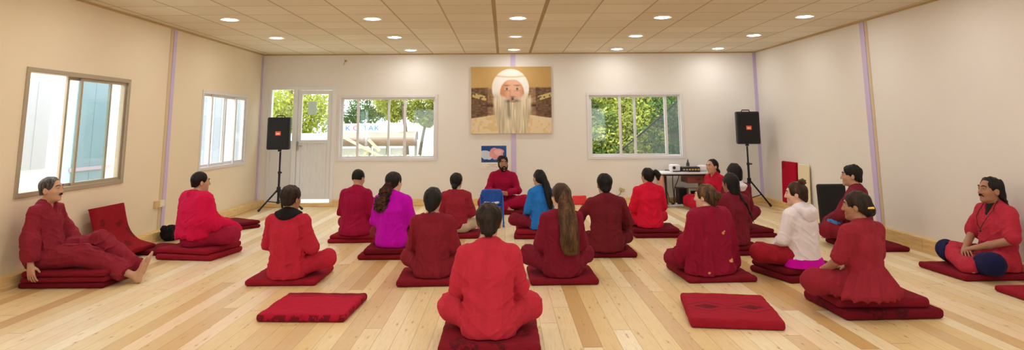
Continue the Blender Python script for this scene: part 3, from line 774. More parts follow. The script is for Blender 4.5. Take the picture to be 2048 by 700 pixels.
# --- ponytail woman, centre right
mat('maroon floor cushion under the woman with the long brown hair', .515, 6.59, 1, .61, .63, T1, 0, 'plain', MD, 4)
p11, J, Rh, h, s = seated('woman with very long streaked brown hair down her back, maroon top', .512, 6.43, T1, 6, .935, (118, 12, 30), w=.9, look=(18, 0, 0), vox=.006, seed=4, skinm=SK_C,
       over=dict(knL=(-.285, .24, .15), knR=(.265, .22, .15)), kw=dict(neck='wide', fold=folds(.014, .010, 9, 4)), tkw=dict(r=(.102, .090, .085, .066)))
def hx(F, P): F.ell(P(0, -.04, .01), (.086, .078, .092), .03, Rh)
hair_shell(J, Rh, h, .012, -.012, extra=hx, rough=.004, fr=50).build('hair', hairmat('hair_mid_brown', (32, 20, 15), (90, 60, 40)), p11, s)
F = Field(h); hp = J['head']
pts = [hp+Rh@A3((.01, -.085, .06)), hp+A3((.025, -.125, -.05)), A3((.035, -.152, .56)), A3((.045, -.185, .42)), A3((.05, -.18, .30)), A3((.06, -.175, .225))]
rr = [(.035, .03), (.058, .034), (.070, .032), (.074, .030), (.068, .026), (.040, .014)]
lock(F, pts, rr)
F.fold(lambda x, y, z: .007*(ridge(vnoise(x*42+1.2*np.sin(z*16), y*20, z*3))-.5)+.004*(vnoise(x*70, y*60, z*7)-.5)); F.build('ponytail', H_LONG, p11, s)
# --- magenta blouse, auburn curls
mat('lower dark red cushion under the woman in magenta', -1.24, 7.80, -2, .62, .56, T1, 0, 'plain', MD, 5)
mat('upper dark red cushion under the woman in magenta', -1.20, 7.79, 1, .60, .54, T1, T1, 'plain', DK, 6)
p5, J, Rh, h, s = seated('woman in a bright magenta blouse with long auburn curls', -1.215, 7.69, 2*T1, -12, .91, (190, 6, 178), 'blouse', w=1.0, look=(-14, -4, -3), vox=.0075, seed=5, skinm=SK_C, tcol=(120, 16, 30),
       kw=dict(loose=1.03, fold=folds(.018, .010, 11, 5, 1.5)))
def hx(F, P): F.ell(P(0, -.045, .03), (.086, .078, .085), .03, Rh)
hair_shell(J, Rh, h, .012, .0, extra=hx, rough=.003).build('hair', H_BLK, p5, s)
F = Field(h); P = lambda *p: J['head']+Rh@A3(p)
for c, r in ((P(-.01, -.10, -.03), (.062, .045, .06)), (P(-.04, -.125, -.12), (.085, .055, .085)), (P(-.075, -.14, -.22), (.100, .058, .085)), (P(-.10, -.135, -.29), (.088, .045, .06)), (P(-.05, -.13, -.30), (.075, .045, .07))):
    F.ell(c, r, .03)
F.fold(lambda x, y, z: .030*(ridge(vnoise(x*34+3*np.sin(z*40), y*34, z*30+3*np.sin(x*40)))-.5)+.012*(vnoise(x*80, y*80, z*80)-.5), ); F.build('curls', H_CURL, p5, s)
# --- crimson robe
mat('lower crimson cushion under the man in the crimson robe', -1.87, 8.90, 3, .58, .56, .045, 0, 'plain', BR, 7)
mat('upper crimson cushion under the man in the crimson robe', -1.85, 8.89, -3, .54, .52, .045, .045, 'plain', BR, 8)
p4, J, Rh, h, s = seated('man with cropped black hair in a crimson robe, farthest left in the back row', -1.845, 8.74, .09, -16, .90, (150, 4, 46), 'robe', look=(-6, -14, 0), lean=.05, vox=.008, seed=6, skinm=SK_A,
       kw=dict(hem='flare', loose=1.05, fold=folds(.020, .012, 9, 6, 1.6)))
hair_shell(J, Rh, h, .007, .016, nape=-.03, rough=.003).build('hair', H_BLK, p4, s)
# --- far left of centre: red top, beige trousers
mat('dark red floor cushion under the person in beige trousers', -.58, 9.12, 0, .52, .52, T1, 0, 'plain', MD, 9)
p7, J, Rh, h, s = seated('woman with a small nape bun, red top and beige trousers, near the blue chair', -.62, 9.02, T1, -6, .86, (146, 26, 40), 'top', w=1.0, look=(-8, 0, 0), vox=.0085, seed=7, skinm=SK_A, tcol=(200, 182, 152),
       kw=dict(hem='short', sleeve=.8, neck='wide'))
def hx(F, P): F.ell(P(0, -.045, .02), (.086, .076, .088), .03, Rh); F.ell(P(0, -.10, -.07), (.042, .035, .042), .012, Rh); F.cap(P(0, -.095, -.10), P(0, -.10, -.15), .022, .012, .01)
hair_shell(J, Rh, h, .011, -.005, extra=hx).build('hair', H_BLK, p7, s)
# --- blue tunic
mat('lower dark red cushion under the woman in the blue tunic', .43, 9.02, -3, .62, .5, T1, 0, 'plain', MD, 10)
mat('upper dark red cushion under the woman in the blue tunic', .44, 9.02, 0, .60, .48, T1, T1, 'plain', BR, 11)
p10, J, Rh, h, s = seated('slim woman in a bright blue tunic with a long black ponytail', .445, 8.90, 2*T1, 30, .84, (40, 116, 196), 'tunic', w=.86, look=(2, 0, 0), vox=.008, seed=8, skinm=SK_A, tcol=(120, 16, 34),
       over=dict(knL=(-.30, .26, .12)), kw=dict(neck='collar', fold=folds(.016, .012, 12, 8)))
def hx(F, P): F.ell(P(0, -.045, .015), (.084, .076, .09), .03, Rh)
hair_shell(J, Rh, h, .011, -.005, extra=hx).build('hair', H_BLK, p10, s)
F = Field(h); hp = J['head']
lock(F, [hp+Rh@A3((0, -.10, .04)), hp+A3((.03, -.135, -.08)), A3((.05, -.165, .52)), A3((.07, -.165, .42)), A3((.08, -.16, .30))], [(.04, .035), (.05, .035), (.052, .033), (.046, .028), (.018, .012)])
F.fold(lambda x, y, z: .008*(ridge(vnoise(x*50, y*30, z*3))-.5)); F.build('ponytail', H_BLK, p10, s)
F = Field(.01); kk = J['anL']; F.cap(kk-unit(J['ftL'])*.03, kk+unit(J['ftL'])*.03, .05, .045); F.build('black_sock', cloth('black_knit', (26, 24, 28)), p10, s)
# --- dark maroon man, right of centre
mat('dark red floor cushion under the short-haired man in the plain maroon top', 1.10, 7.80, 0, .60, .56, T1, 0, 'plain', DK, 12)
p12, J, Rh, h, s = seated('man with short black hair in a plain dark maroon top, arms spread to his knees', 1.085, 7.62, T1, 6, .94, (108, 18, 26), 'top', w=1.04, look=(0, 0, 0), vox=.0075, seed=9, skinm=SK_A,
       over=dict(elL=(-.31, .09, .34), wrL=(-.30, .30, .22), hdL=(.1, .9, -.4), elR=(.275, .07, .31), wrR=(.24, .27, .2), hdR=(-.2, .9, -.4)), kw=dict(neck=None, fold=folds(.018, .011, 11, 9, 1.4)))
def hx(F, P): F.ell(P(0, -.04, .045), (.085, .080, .075), .03, Rh); F.ell(P(0, -.07, -.045), (.06, .045, .055), .03, Rh)
hair_shell(J, Rh, h, .009, .012, nape=-.085, taper=True, extra=hx, rough=.004).build('hair', H_BLK, p12, s)
# --- bright red jacket
mat('lower maroon cushion under the woman in bright red', 1.93, 9.06, 0, .64, .56, T1, 0, 'plain', DK, 13)
mat('upper maroon cushion under the woman in bright red', 1.89, 9.07, -2, .58, .54, T1, T1, 'plain', DK, 14)
p13, J, Rh, h, s = seated('woman in a bright red jacket with a side ponytail, beside the table', 1.83, 8.95, 2*T1, 10, .85, (214, 14, 46), 'jacket', w=1.06, look=(14, 0, 0), vox=.008, seed=10, skinm=SK_A,
       kw=dict(loose=1.04, fold=folds(.010, .012, 8, 10)))
def hx(F, P): F.ell(P(0, -.045, .025), (.085, .076, .086), .03, Rh)
hair_shell(J, Rh, h, .011, .0, extra=hx).build('hair', H_BLK, p13, s)
F = Field(.008); chain(F, [P(.03, -.06, .11) if False else J['head']+A3((.065, -.08, .055)), J['head']+A3((.105, -.085, .06)), J['head']+A3((.135, -.09, .02)), J['head']+A3((.14, -.09, -.05))], [.022, .036, .040, .018]); F.fold(lambda x, y, z: .012*(vnoise(x*60, y*60, z*20)-.5)); F.build('ponytail', H_BLK, p13, s)
F = Field(.006); F.ell(J['head']+A3((.078, -.082, .058)), (.014, .03, .032)); F.build('white_scrunchie', cloth('white_knit', (226, 220, 222)), p13, s)
# --- shawl with gold motifs
mat('maroon floor cushion under the woman in the embroidered shawl', 1.905, 6.66, 3, .63, .70, T1, 0, 'plain', MD, 15)
p15, J, Rh, h, s = seated('woman wrapped in a maroon shawl with small gold motifs, hair in a blonde-streaked bun', 1.865, 6.50, T1, 24, .905, (128, 14, 34), 'kurta', w=.95, look=(26, -3, 0), vox=.006, seed=11, skinm=SK_C, kw=dict(loose=.93))
F = Field(h); ux = (1, 0, 0)
F.tor((0, -.015, .04), J['waist'], (.285, .20), (.225, .165), ux); F.tor(J['waist'], J['chest'], (.225, .165), (.195, .14), ux); F.tor(J['chest'], J['c7']+A3((0, .0, -.04)), (.195, .14), (.11, .085), ux)
F.cap(J['shL'], J['shR'], .082, None, .06); F.cap(J['shL'], J['elL'], .085, .09, .06); F.cap(J['shR'], J['elR'], .085, .09, .06)
F.cap(J['elL'], (-.24, .22, .10), .09, .075, .05); F.cap(J['elR'], (.24, .2, .09), .09, .08, .05); F.cap(J['shR'], (.30, .02, .075), .07, .085, .07)
chain(F, [A3((-.20, .09, .42)), A3((-.13, -.06, .55)), J['c7']+A3((-.02, -.055, .01)), J['c7']+A3((.085, .0, .005)), J['c7']+A3((.07, .075, -.02))], [.026, .032, .036, .036, .03], .015)
F.plane((0, 0, 1), .006, .01); F.fold(folds(.034, .010, 9, 12, .9))
sh = cloth('shawl_embroidered', (138, 8, 36), [((.045, -.17, .36), (.022, .09, .017), (206, 150, 96)), ((.058, -.17, .373), (.014, .09, .011), (206, 150, 96)), ((.09, -.20, .12), (.022, .09, .015), (206, 150, 96)), ((.104, -.20, .132), (.014, .09, .010), (206, 150, 96)), ((-.15, -.17, .035), (.014, .09, .012), (206, 150, 96))])
F.build('shawl', sh, p15, s)
def hx(F, P): F.ell(P(0, -.05, .02), (.087, .078, .09), .03, Rh); F.ell(P(.0, -.07, -.06), (.055, .045, .05), .03, Rh)
hair_shell(J, Rh, h, .012, -.005, extra=hx, rough=.008).build('hair', H_BLND, p15, s)
F = Field(.006); P = lambda *p: J['head']+Rh@A3(p)
F.ell(P(0, -.135, .01), (.045, .032, .046)); F.cap(P(.02, -.14, .02), P(.05, -.12, -.05), .02, .012); F.fold(lambda x, y, z: .016*(ridge(vnoise(x*40, y*40, z*22))-.5)); F.build('bun', H_BLND, p15, s)
F = Field(.008); F.cap(J['anR'], J['anR']+unit(J['ftR'])*.10, .05, .045); F.build('grey_sock', cloth('grey_knit', (150, 148, 156)), p15, s)
# --- long dark hair, right
mat('lower dark maroon cushion under the long-haired woman behind the shawl', 2.50, 7.83, 6, .56, .54, .05, 0, 'plain', DK, 16)
mat('upper dark maroon cushion under the long-haired woman behind the shawl', 2.48, 7.83, 4, .54, .52, .05, .05, 'plain', DK, 17)
p16, J, Rh, h, s = seated('woman with long black hair and a thin plait over a maroon kurta, behind the shawl', 2.49, 7.70, .1, 18, .875, (118, 20, 34), w=.98, look=(10, -2, 0), vox=.0075, seed=13, skinm=SK_B, kw=dict(fold=folds(.018, .010, 12, 13, 1.4), loose=1.02))
def hx(F, P):
    F.ell(P(0, -.04, .0), (.092, .082, .105), .03, Rh); F.ell(P(.0, -.075, -.10), (.078, .055, .09), .03, Rh)
hair_shell(J, Rh, h, .012, -.05, extra=hx, slope=1.0).build('hair', H_BLK, p16, s)
F = Field(.008); hp = J['head']; chain(F, [hp+A3((.06, -.11, -.14)), A3((.08, -.165, .50)), A3((.13, -.17, .38)), A3((.19, -.15, .26))], [.020, .013, .009, .005]); F.build('plait', H_BLK, p16, s)
# --- white collar, behind
mat('lower maroon cushion under the woman with the white collar', 3.05, 8.98, 4, .62, .5, .05, 0, 'plain', DK, 18)
mat('upper maroon cushion under the woman with the white collar', 3.02, 8.99, 8, .60, .5, .05, .05, 'plain', DK, 19)
p17, J, Rh, h, s = seated('woman with a black bob and a white collar over maroon, near the right speaker', 2.90, 8.80, .1, 18, .93, (116, 20, 32), w=.95, look=(6, 0, 0), vox=.0085, seed=14, skinm=SK_B, kw=dict(neck=None), over=dict(knR=(.34, .10, .2)))
def hx(F, P): F.ell(P(0, -.04, .0), (.092, .082, .10), .03, Rh); F.ell(P(0, -.07, -.07), (.07, .05, .06), .03, Rh)
hair_shell(J, Rh, h, .012, -.04, extra=hx, slope=1.0).build('hair', H_BLK, p17, s)
F = Field(.008); F.cap(J['c7']+A3((.02, -.015, -.045)), J['c7']+A3((.02, .0, -.01)), .095, .075, .02); F.ell(J['c7']+A3((0, -.03, -.03)), (.13, .10, .035), .03); F.build('white_collar', cloth('white_knit', (226, 220, 222)), p17, s)
# --- white hoodie
mat('lower maroon cushion under the woman in the white hoodie', 2.73, 6.62, 16, .66, .60, T1, 0, 'plain', DK, 20)
mat('upper maroon cushion under the woman in the white hoodie', 2.72, 6.63, 14, .62, .56, T1, T1, 'plain', DK, 21)
p18, J, Rh, h, s = seated('woman in a pale hooded jacket over a magenta hem, messy top bun', 2.70, 6.46, 2*T1, 30, .86, (232, 222, 228), 'hooded_jacket', w=1.04, look=(34, -4, 0), vox=.006, seed=15, skinm=SK_C, tcol=(152, 18, 30),
       over=dict(knL=(-.36, .25, .13), knR=(.30, .2, .12)), kw=dict(loose=1.06, cuff=.06, fold=folds(.012, .013, 8, 15)), tkw=dict(r=(.108, .096, .085, .066)))
F = Field(h); c7 = J['c7']
chain(F, [c7+A3((-.10, .05, -.02)), c7+A3((-.095, -.04, -.01)), c7+A3((-.05, -.10, -.04)), c7+A3((.05, -.10, -.04)), c7+A3((.095, -.04, -.01)), c7+A3((.10, .05, -.02))], [.03, .042, .05, .05, .042, .03], .03)
F.ell(c7+A3((0, -.115, -.07)), (.10, .035, .075), .03); F.fold(folds(.010, .012, 12, 3)); F.build('hood', cloth('cloth_232_222_228', (232, 222, 228)), p18, s)
F = Field(h); F.tor((0, -.016, -.02), (0, -.012, .16), (.250, .190), (.185, .150), (1, 0, 0)); F.keep(lambda X, Y, Z: Z-.085, .003); F.keep(lambda X, Y, Z: -.21*X*0+Y-.06, .01); F.plane((0, 0, 1), .004, .004); F.fold(folds(.006, .003, 8, 4)); F.build('magenta_hem', cloth('cloth_magenta_hem', (204, 2, 166)), p18, s)
def hx(F, P): F.ell(P(0, -.045, .02), (.086, .078, .09), .03, Rh); F.ell(P(0, -.075, -.05), (.05, .04, .05), .03, Rh)
hair_shell(J, Rh, h, .012, -.002, extra=hx, rough=.007).build('hair', hairmat('hair_mid_brown', (32, 20, 15), (90, 60, 40)), p18, s)
F = Field(.006); P = lambda *p: J['head']+Rh@A3(p)
F.ell(P(0, -.075, .115), (.050, .045, .040)); F.cap(P(.02, -.09, .13), P(.055, -.085, .12), .02, .014); F.fold(lambda x, y, z: .02*(ridge(vnoise(x*40, y*40, z*40))-.5)); F.build('bun', hairmat('hair_mid_brown', (32, 20, 15), (90, 60, 40)), p18, s)
# --- man by the right wall, back
mat('maroon floor cushion under the short-haired man by the right wall', 4.10, 8.05, 0, .62, .70, T1, 0, 'plain', DK, 22)
p19, J, Rh, h, s = seated('man with short black hair and long maroon sleeves, in profile by the right wall', 4.09, 8.12, T1, 44, .985, (124, 26, 36), 'top', w=1.0, lean=.04, look=(24, 0, 0), vox=.007, seed=16, skinm=SK_A,
       over=dict(elL=(-.25, .14, .30), wrL=(-.13, .32, .2), knL=(-.34, .26, .13)), kw=dict(neck=None), tcol=(132, 20, 34))
def hx(F, P): F.ell(P(0, -.035, .05), (.087, .086, .075), .03, Rh); F.ell(P(0, -.07, -.04), (.06, .045, .05), .03, Rh)
hair_shell(J, Rh, h, .012, .004, nape=-.075, taper=True, extra=hx, rough=.008, fr=60).build('hair', H_BLK, p19, s)
F = Field(.008); F.ell((-.17, .22, .215), (.09, .075, .05)); F.ell((-.24, .19, .20), (.05, .05, .045)); F.fold(folds(.016, .016, 16, 2)); F.build('blue_cuff', cloth('cloth_blue_denim', (70, 130, 196)), p19, s)
# --- woman in pleated dress, right foreground
mat('lower maroon cushion under the woman in the pleated dress', 2.755, 5.43, 2, .72, .66, .07, 0, 'jacquard', DK, 23, vox=.011)
mat('upper maroon cushion under the woman in the pleated dress', 2.72, 5.45, -1, .66, .62, .068, .07, 'plain', MD, 24, vox=.011)
p20, J, Rh, h, s = seated('woman in a pleated short-sleeved red dress with a gold clip in her low bun', 2.62, 5.20, .138, 26, .865, (142, 26, 38), 'dress', w=1.02, look=(28, -3, 0), vox=.0055, seed=17, skinm=SK_B,
       over=dict(elL=(-.235, .07, .30), wrL=(-.20, .27, .165), hdL=(.35, .9, -.3), hnL=(.2, -.3, -1), knL=(-.33, .24, .12)), kw=dict(neck=None, sleeve=.43, hem='short', loose=.97, fold=folds(.012, .008, 8, 17)))
F = Field(h)
F.tor((.0, -.03, .045), (.0, -.012, .25), (.30, .215), (.160, .128), (1, 0, 0)); F.cap((-.02, .0, .08), J['knL'], .12, .10, .06); F.cap((.02, .0, .08), J['knR'], .12, .10, .06); F.cap(J['knL'], (0, .3, .08), .09, .08, .05); F.cap(J['knR'], (0, .3, .08), .09, .08, .05)
F.plane((0, 0, 1), .006, .012)
def pleat(x, y, z):
    a = np.arctan2(x, -(y+.02)); f = np.clip((.30-z)/.12, .25, 1)
    return .022*f*(np.abs(np.sin(a*9+2.5*vnoise(x*5, y*5, z*3)))**.6-.6)+.010*(ridge(vnoise(x*9, y*9, z*9))-.5)
F.fold(pleat, .035); F.build('skirt', cloth('cloth_142_26_38', (142, 26, 38)), p20, s)
def hx(F, P): F.ell(P(0, -.05, .015), (.087, .078, .092), .03, Rh); F.ell(P(0, -.105, -.035), (.052, .045, .052), .02, Rh)
hair_shell(J, Rh, h, .012, -.004, extra=hx, rough=.005, fr=50).build('hair', H_BRN, p20, s)
P = lambda *p: J['head']+Rh@A3(p)
F = Field(.004); F.cap(P(-.056, -.092, -.012), P(-.040, -.138, -.012), .012, .012); F.build('hair_clip', plain('gold_clip', (226, 186, 96), .25, .8), p20, s)
bm = B(); wv = J['wrL']; d = unit(J['wrL']-J['elL'])
for k in (-.035, -.05): 
    a = unit(np.cross(d, (0, 0, 1))); b = np.cross(d, a)
    tube(bm, [Vector((wv+d*k+(a*math.cos(t*PI/8)+b*math.sin(t*PI/8))*.034)*s) for t in range(17)], .004, 8, False)
obj('bracelet', bm, plain('gold_clip', (226, 186, 96), .25, .8), p20, True)
t = thing('prayer_beads', 'prayer beads with a gold tassel held by the woman in the pleated dress', 'beads', (0, 0, 0))
t.parent = None
Mw = Matrix.Translation((2.62, 5.20, .138)) @ Matrix.Rotation(R2(26), 4, 'Z')
hc = Mw @ Vector((J['wrL']+unit(J['hdL'])*.155+A3((-.055, .01, .035)))*s); t.location = hc
bm = B()
for k in range(22):
    a = 2*PI*k/22; q = Vector((.034*math.cos(a), .02*math.sin(a), -.035+.035*math.sin(a)*-1))
    bmesh.ops.create_icosphere(bm, subdivisions=2, radius=.0062, matrix=Matrix.Translation(q))
obj('bead_string', bm, plain('dark_wood_bead', (86, 18, 20), .35), t, True)
bm = B(); tube(bm, [(-.03, -.015, -.03), (-.038, -.02, -.06), (-.036, -.02, -.085)], [.004, .008, .010], 10); obj('tassel', bm, plain('gold_thread', (214, 170, 90), .6), t, True)
# --- left foreground: man leaning on the wall with legs stretched out
for k, nm in enumerate(('bottom', 'middle', 'top')):
    mat('%s red cushion of the stack under the man with bare feet' % nm, -3.895+.01*k, 6.67-.008*k, (-1, .6, -.6)[k], (.76, .75, .74)[k], .66, .05, .05*k, 'plain', (DK, MD, MD)[k], 30+k, vox=.010)
F1 = -.150/.93+.0
ov = dict(elR=(.235, .0, .30), wrR=(.262, .055, .07), hdR=(-.05, .12, -1), hnR=(-1, .15, -.1), curlR=.35, elL=(-.24, .08, .29), wrL=(-.14, .26, .18), hdL=(.3, .9, -.2),
          hipR=(.09, .03, .095), hipL=(-.09, .03, .095), knR=(.085, .44, .125), anR=(-.005, .90, -.095), ftR=(-.02, .22, 1), upR=(0, -1, .2),
          knL=(-.11, .47, .235), anL=(-.13, .875, -.035), ftL=(.02, .34, .95), upL=(0, -1, .25), floor=F1+.003)
def rotY(v): return v
p1, J, Rh, h, s = person('barefoot man with greying hair leaning on the left wall, legs stretched out', (-4.19, 6.53, .150), R2(-90), .93, 1.0, -.02, 0, (R2(0), R2(2), 0), ov, .0048, SK_A, H_GRY)
CL1 = cloth('cloth_132_24_36', (132, 24, 36))
ku = kurta_field(J, h, sleeve=.93, hem='short', neck='v', fold=folds(.016, .016, 9, 21)); ku.cap(J['elR'], J['elR']+(J['wrR']-J['elR'])*.62, .068, .076, .03); ku.keep(lambda X, Y, Z: np.where(X > .16, .10-Z, -.5), .004)
ku.tor((0, .05, .10), J['waist'], (.185, .15), (.16, .125), (1, 0, 0)); ku.build('kurta', CL1, p1, s)
F = Field(h)
F.tor((-.09, 0, .10), (.09, 0, .10), (.115, .115), (.115, .115), (1, 0, 0), .04)
F.cap(J['hipR'], J['knR'], .105, .092, .04); F.cap(J['knR'], J['knR']*.35+J['anR']*.65, .092, .088, .04)
c = J['knR']*.22+J['anR']*.78; F.tor(J['knR']*.4+J['anR']*.6, c+A3((0, 0, -.01)), (.10, .08), (.135, .072), (1, 0, 0), .03)
F.cap(J['hipL'], J['knL'], .105, .082, .04); F.cap(J['knL'], J['knL']*.12+J['anL']*.88, .082, .066, .04)
F.keep(lambda X, Y, Z: (F1+.004)-Z+np.where(Y < .56, 0*Y, 0*Y), .006)
F.keep(lambda X, Y, Z: np.where(Y < .55, .008-Z, -.5), .006)
dv = unit(J['anR']-J['knR']); F.keep(lambda X, Y, Z: np.where(X > -.09, (Y*dv[1]+Z*dv[2])-(J['anR']@dv-.085), -.5), .004)
F.fold(folds(.018, .018, 8, 22, 4)); F.build('trousers', CL1, p1, s)
def hx(F, P): F.ell(P(0, -.03, .045), (.080, .083, .070), .03, Rh)
hair_shell(J, Rh, h, .006, .020, nape=-.05, taper=True, extra=hx, rough=.004).build('hair', H_GRY, p1, s)
P = lambda *p: J['head']+Rh@A3(p)
F = Field(.0035); F.cap(P(-.003, .103, -.046), P(-.025, .091, -.055), .0058, .0038); F.cap(P(.003, .103, -.046), P(.025, .091, -.055), .0058, .0038); F.build('moustache', H_BRN, p1, s)
# --- man in the crimson shawl by the left wall
mat('lower crimson cushion under the man in the pink-red shawl', -3.36, 7.90, -10, .66, .62, .06, 0, 'plain', BR, 33)
mat('upper crimson cushion under the man in the pink-red shawl', -3.37, 7.91, -14, .64, .60, .06, .06, 'plain', BR, 34)
p2, J, Rh, h, s = seated('man draped in a vivid pink-red shawl, second from the left, back turned', -3.385, 7.80, .12, -36, .915, (150, 14, 44), 'kurta', w=1.0, look=(-12, -2, 0), vox=.007, seed=23, skinm=SK_A, kw=dict(loose=.92),
       over=dict(knR=(.36, .25, .12)), tkw=dict(r=(.112, .10, .09, .07)))
F = Field(h); ux = (1, 0, 0)
F.tor((0, -.01, .15), J['waist'], (.255, .19), (.245, .175), ux); F.tor(J['waist'], J['chest'], (.245, .175), (.215, .150), ux); F.tor(J['chest'], J['c7']+A3((0, 0, -.04)), (.215, .150), (.12, .09), ux)
F.cap(J['shL'], J['shR'], .088, None, .06)
for sg, e, kn in ((-1, 'elL', (-.20, .22, .22)), (1, 'elR', (.24, .27, .21))):
    F.cap(J['shL' if sg < 0 else 'shR'], J[e], .09, .10, .06); F.cap(J[e], kn, .10, .075, .05)
F.cap((.24, .27, .21), (.30, .36, .17), .075, .055, .04)
chain(F, [J['c7']+A3((-.09, .07, -.02)), J['c7']+A3((-.085, -.03, .0)), J['c7']+A3((0, -.065, .015)), J['c7']+A3((.085, -.03, .0)), J['c7']+A3((.09, .07, -.02))], [.03, .04, .044, .04, .03], .02)
F.plane((0, 0, 1), .095, .02); F.fold(folds(.020, .014, 8, 24, 1.6)); F.build('shawl', cloth('shawl_pink_red', (202, 8, 56)), p2, s)
def hx(F, P): F.ell(P(0, -.03, .045), (.081, .084, .071), .03, Rh)
hair_shell(J, Rh, h, .006, .016, nape=-.06, taper=True, extra=hx, rough=.003).build('hair', H_BLK, p2, s)
# --- teacher facing the room
mat('dark red cushion under the bearded man facing the room', -.02, 11.52, 0, .74, .66, .06, 0, 'plain', DK, 35)
p9, J, Rh, h, s = seated('bearded man in a crimson kurta facing the room below the portrait', -.03, 11.58, .06, 180, .97, (154, 4, 44), 'kurta', w=1.0, look=(14, 2, 0), vox=.0075, seed=25, skinm=SK_B,
       over=dict(wrL=(-.06, .24, .27), wrR=(.075, .25, .26), hdL=(.75, .5, .25), hdR=(-.8, .45, .1), elL=(-.245, .06, .30), elR=(.245, .06, .30), knL=(-.36, .22, .13), knR=(.32, .24, .12)), kw=dict(sleeve=.88, fold=folds(.016, .012, 9, 25)), tkw=dict(r=(.115, .10, .095, .075)))
def hx(F, P): F.ell(P(0, -.025, .072), (.084, .084, .064), .03, Rh)
hair_shell(J, Rh, h, .010, .034, nape=-.06, extra=hx, rough=.011, fr=70, vert=False).build('hair', H_BLK, p9, s)
P = lambda *p: J['head']+Rh@A3(p)
F = Field(.005)
F.ell(P(0, .037, -.085), (.054, .060, .046), .02, Rh)
for sg in (-1, 1): chain(F, [P(sg*.068, .008, .005), P(sg*.066, .02, -.04), P(sg*.05, .05, -.075)], [.012, .016, .02]); F.cap(P(0, .104, -.046), P(sg*.034, .088, -.062), .008, .008)
F.ell(P(0, .112, -.066), (.021, .03, .0075), .004, Rh, sub=True); F.fold(lambda x, y, z: .006*(vnoise(x*90, y*90, z*50)-.5)); F.build('beard', H_BLK, p9, s)
wv = J['wrR']; d = unit(J['wrR']-J['elR']); a = unit(np.cross(d, (0, 0, 1))); b = np.cross(d, a); bm = B()
tube(bm, [Vector((wv-d*.02+(a*math.cos(t*PI/8)+b*math.sin(t*PI/8))*.033)*s) for t in range(17)], .008, 8, False); box(bm, tuple((wv-d*.02+A3((0, .02, .03)))*s), (.03, .02, .03), .005); obj('wristwatch', bm, plain('steel_watch', (150, 146, 140), .3, .9), p9, True)
# --- woman beside the table
p14, J, Rh, h, s = seated('woman in a red top with a low ponytail sitting beside the low table', 3.46, 11.57, 0, 112, .96, (176, 10, 34), 'top', w=.95, look=(6, -2, 0), vox=.008, seed=26, skinm=SK_A,
       kw=dict(neck='v'), over=dict(knL=(-.33, .30, .14), knR=(.30, .3, .14)), tkw=dict(r=(.115, .11, .10, .08)))
def hx(F, P): F.ell(P(0, -.045, .02), (.084, .076, .088), .03, Rh)
hair_shell(J, Rh, h, .008, .022, extra=hx).build('hair', H_BLK, p14, s)
F = Field(.008); chain(F, [J['head']+Rh@A3((0, -.10, -.03)), J['head']+Rh@A3((0, -.135, -.10)), J['head']+Rh@A3((.01, -.14, -.2))], [.028, .032, .014]); F.build('ponytail', H_BLK, p14, s)
# --- man at the right edge facing left
mat('dark red floor cushion under the man with the bead necklace', 4.335, 6.60, 2, .62, .66, T1, 0, 'plain', MD, 36, vox=.010)
p21, J, Rh, h, s = seated('man with moustache, swept-back hair and bead necklace sitting cross-legged at the right edge', 4.505, 6.47, T1, 91, .96, (178, 36, 52), 'shirt', w=1.0, lean=-.02, look=(3, 4, 0), vox=.005, seed=27, skinm=SK_B,
       over=dict(elL=(-.25, .03, .31), wrL=(-.06, .25, .215), hdL=(.8, .55, -.25), elR=(.25, .06, .31), wrR=(.07, .27, .19), hdR=(-.8, .5, -.1), knL=(-.27, .26, .105), knR=(.36, .24, .12)), kw=dict(neck='v', sleeve=.44, loose=1.02, fold=folds(.014, .012, 9, 27)), tkw=dict(r=(.108, .084, .080, .086), end=1.12))
NV = cloth('navy_knit', (26, 28, 66))
for k in 'LR':
    F = Field(.007); u = unit(J['kn'+k]-J['hip'+k]); v = unit(J['an'+k]-J['kn'+k]); F.cap(J['kn'+k]+u*.012-v*.01, J['kn'+k]+v*.10, .104, .100); F.plane((0, 0, 1), .006, .01)
    if k == 'R': F.plane(u, u@J['kn'+k]-.01, .02)
    F.fold(folds(.003, .005, 14, 5)); F.build('navy_knee_legging', NV, p21, s)
def hx(F, P): F.ell(P(0, -.045, .04), (.084, .085, .078), .03, Rh); F.ell(P(0, -.085, -.045), (.074, .055, .085), .03, Rh); F.cap(P(0, -.115, -.08), P(.0, -.165, -.10), .042, .016, .02); F.cap(P(.03, -.12, -.10), P(.03, -.15, -.14), .03, .012, .02); F.cap(P(-.03, -.12, -.10), P(-.03, -.15, -.14), .03, .012, .02)
hair_shell(J, Rh, h, .010, .020, extra=hx, rough=.008, fr=50, slope=.9).build('hair', H_BLK, p21, s)
P = lambda *p: J['head']+Rh@A3(p)
F = Field(.0035); F.cap(P(-.003, .104, -.046), P(-.030, .088, -.060), .0065, .004); F.cap(P(.003, .104, -.046), P(.030, .088, -.060), .0065, .004); F.build('moustache', H_BLK, p21, s)
bm = B(); c7 = J['c7']; neck = [(-.070, -.01, .655), (-.078, .03, .612), (-.085, .07, .555), (-.07, .125, .49), (-.035, .150, .42), (0, .152, .375), (.035, .150, .42), (.07, .125, .49), (.085, .07, .555), (.078, .03, .612), (.070, -.01, .655)]
pv = [Vector(q) for q in neck]
for a, b in zip(pv, pv[1:]):
    n = max(1, int((b-a).length/.011))
    for i in range(n): bmesh.ops.create_icosphere(bm, subdivisions=1, radius=.0058, matrix=Matrix.Translation(a.lerp(b, i/n)*s))
bmesh.ops.create_icosphere(bm, subdivisions=2, radius=.012, matrix=Matrix.Translation(Vector((0, .155, .36))*s))
obj('necklace', bm, plain('dark_wood_bead', (86, 18, 20), .35), p21, True)
F = Field(.007); F.cap(c7+A3((-.0, .03, -.01)), c7+A3((0, .085, -.075)), .062, .03); F.build('dark_undershirt', cloth('dark_green_knit', (44, 40, 38)), p21, s)

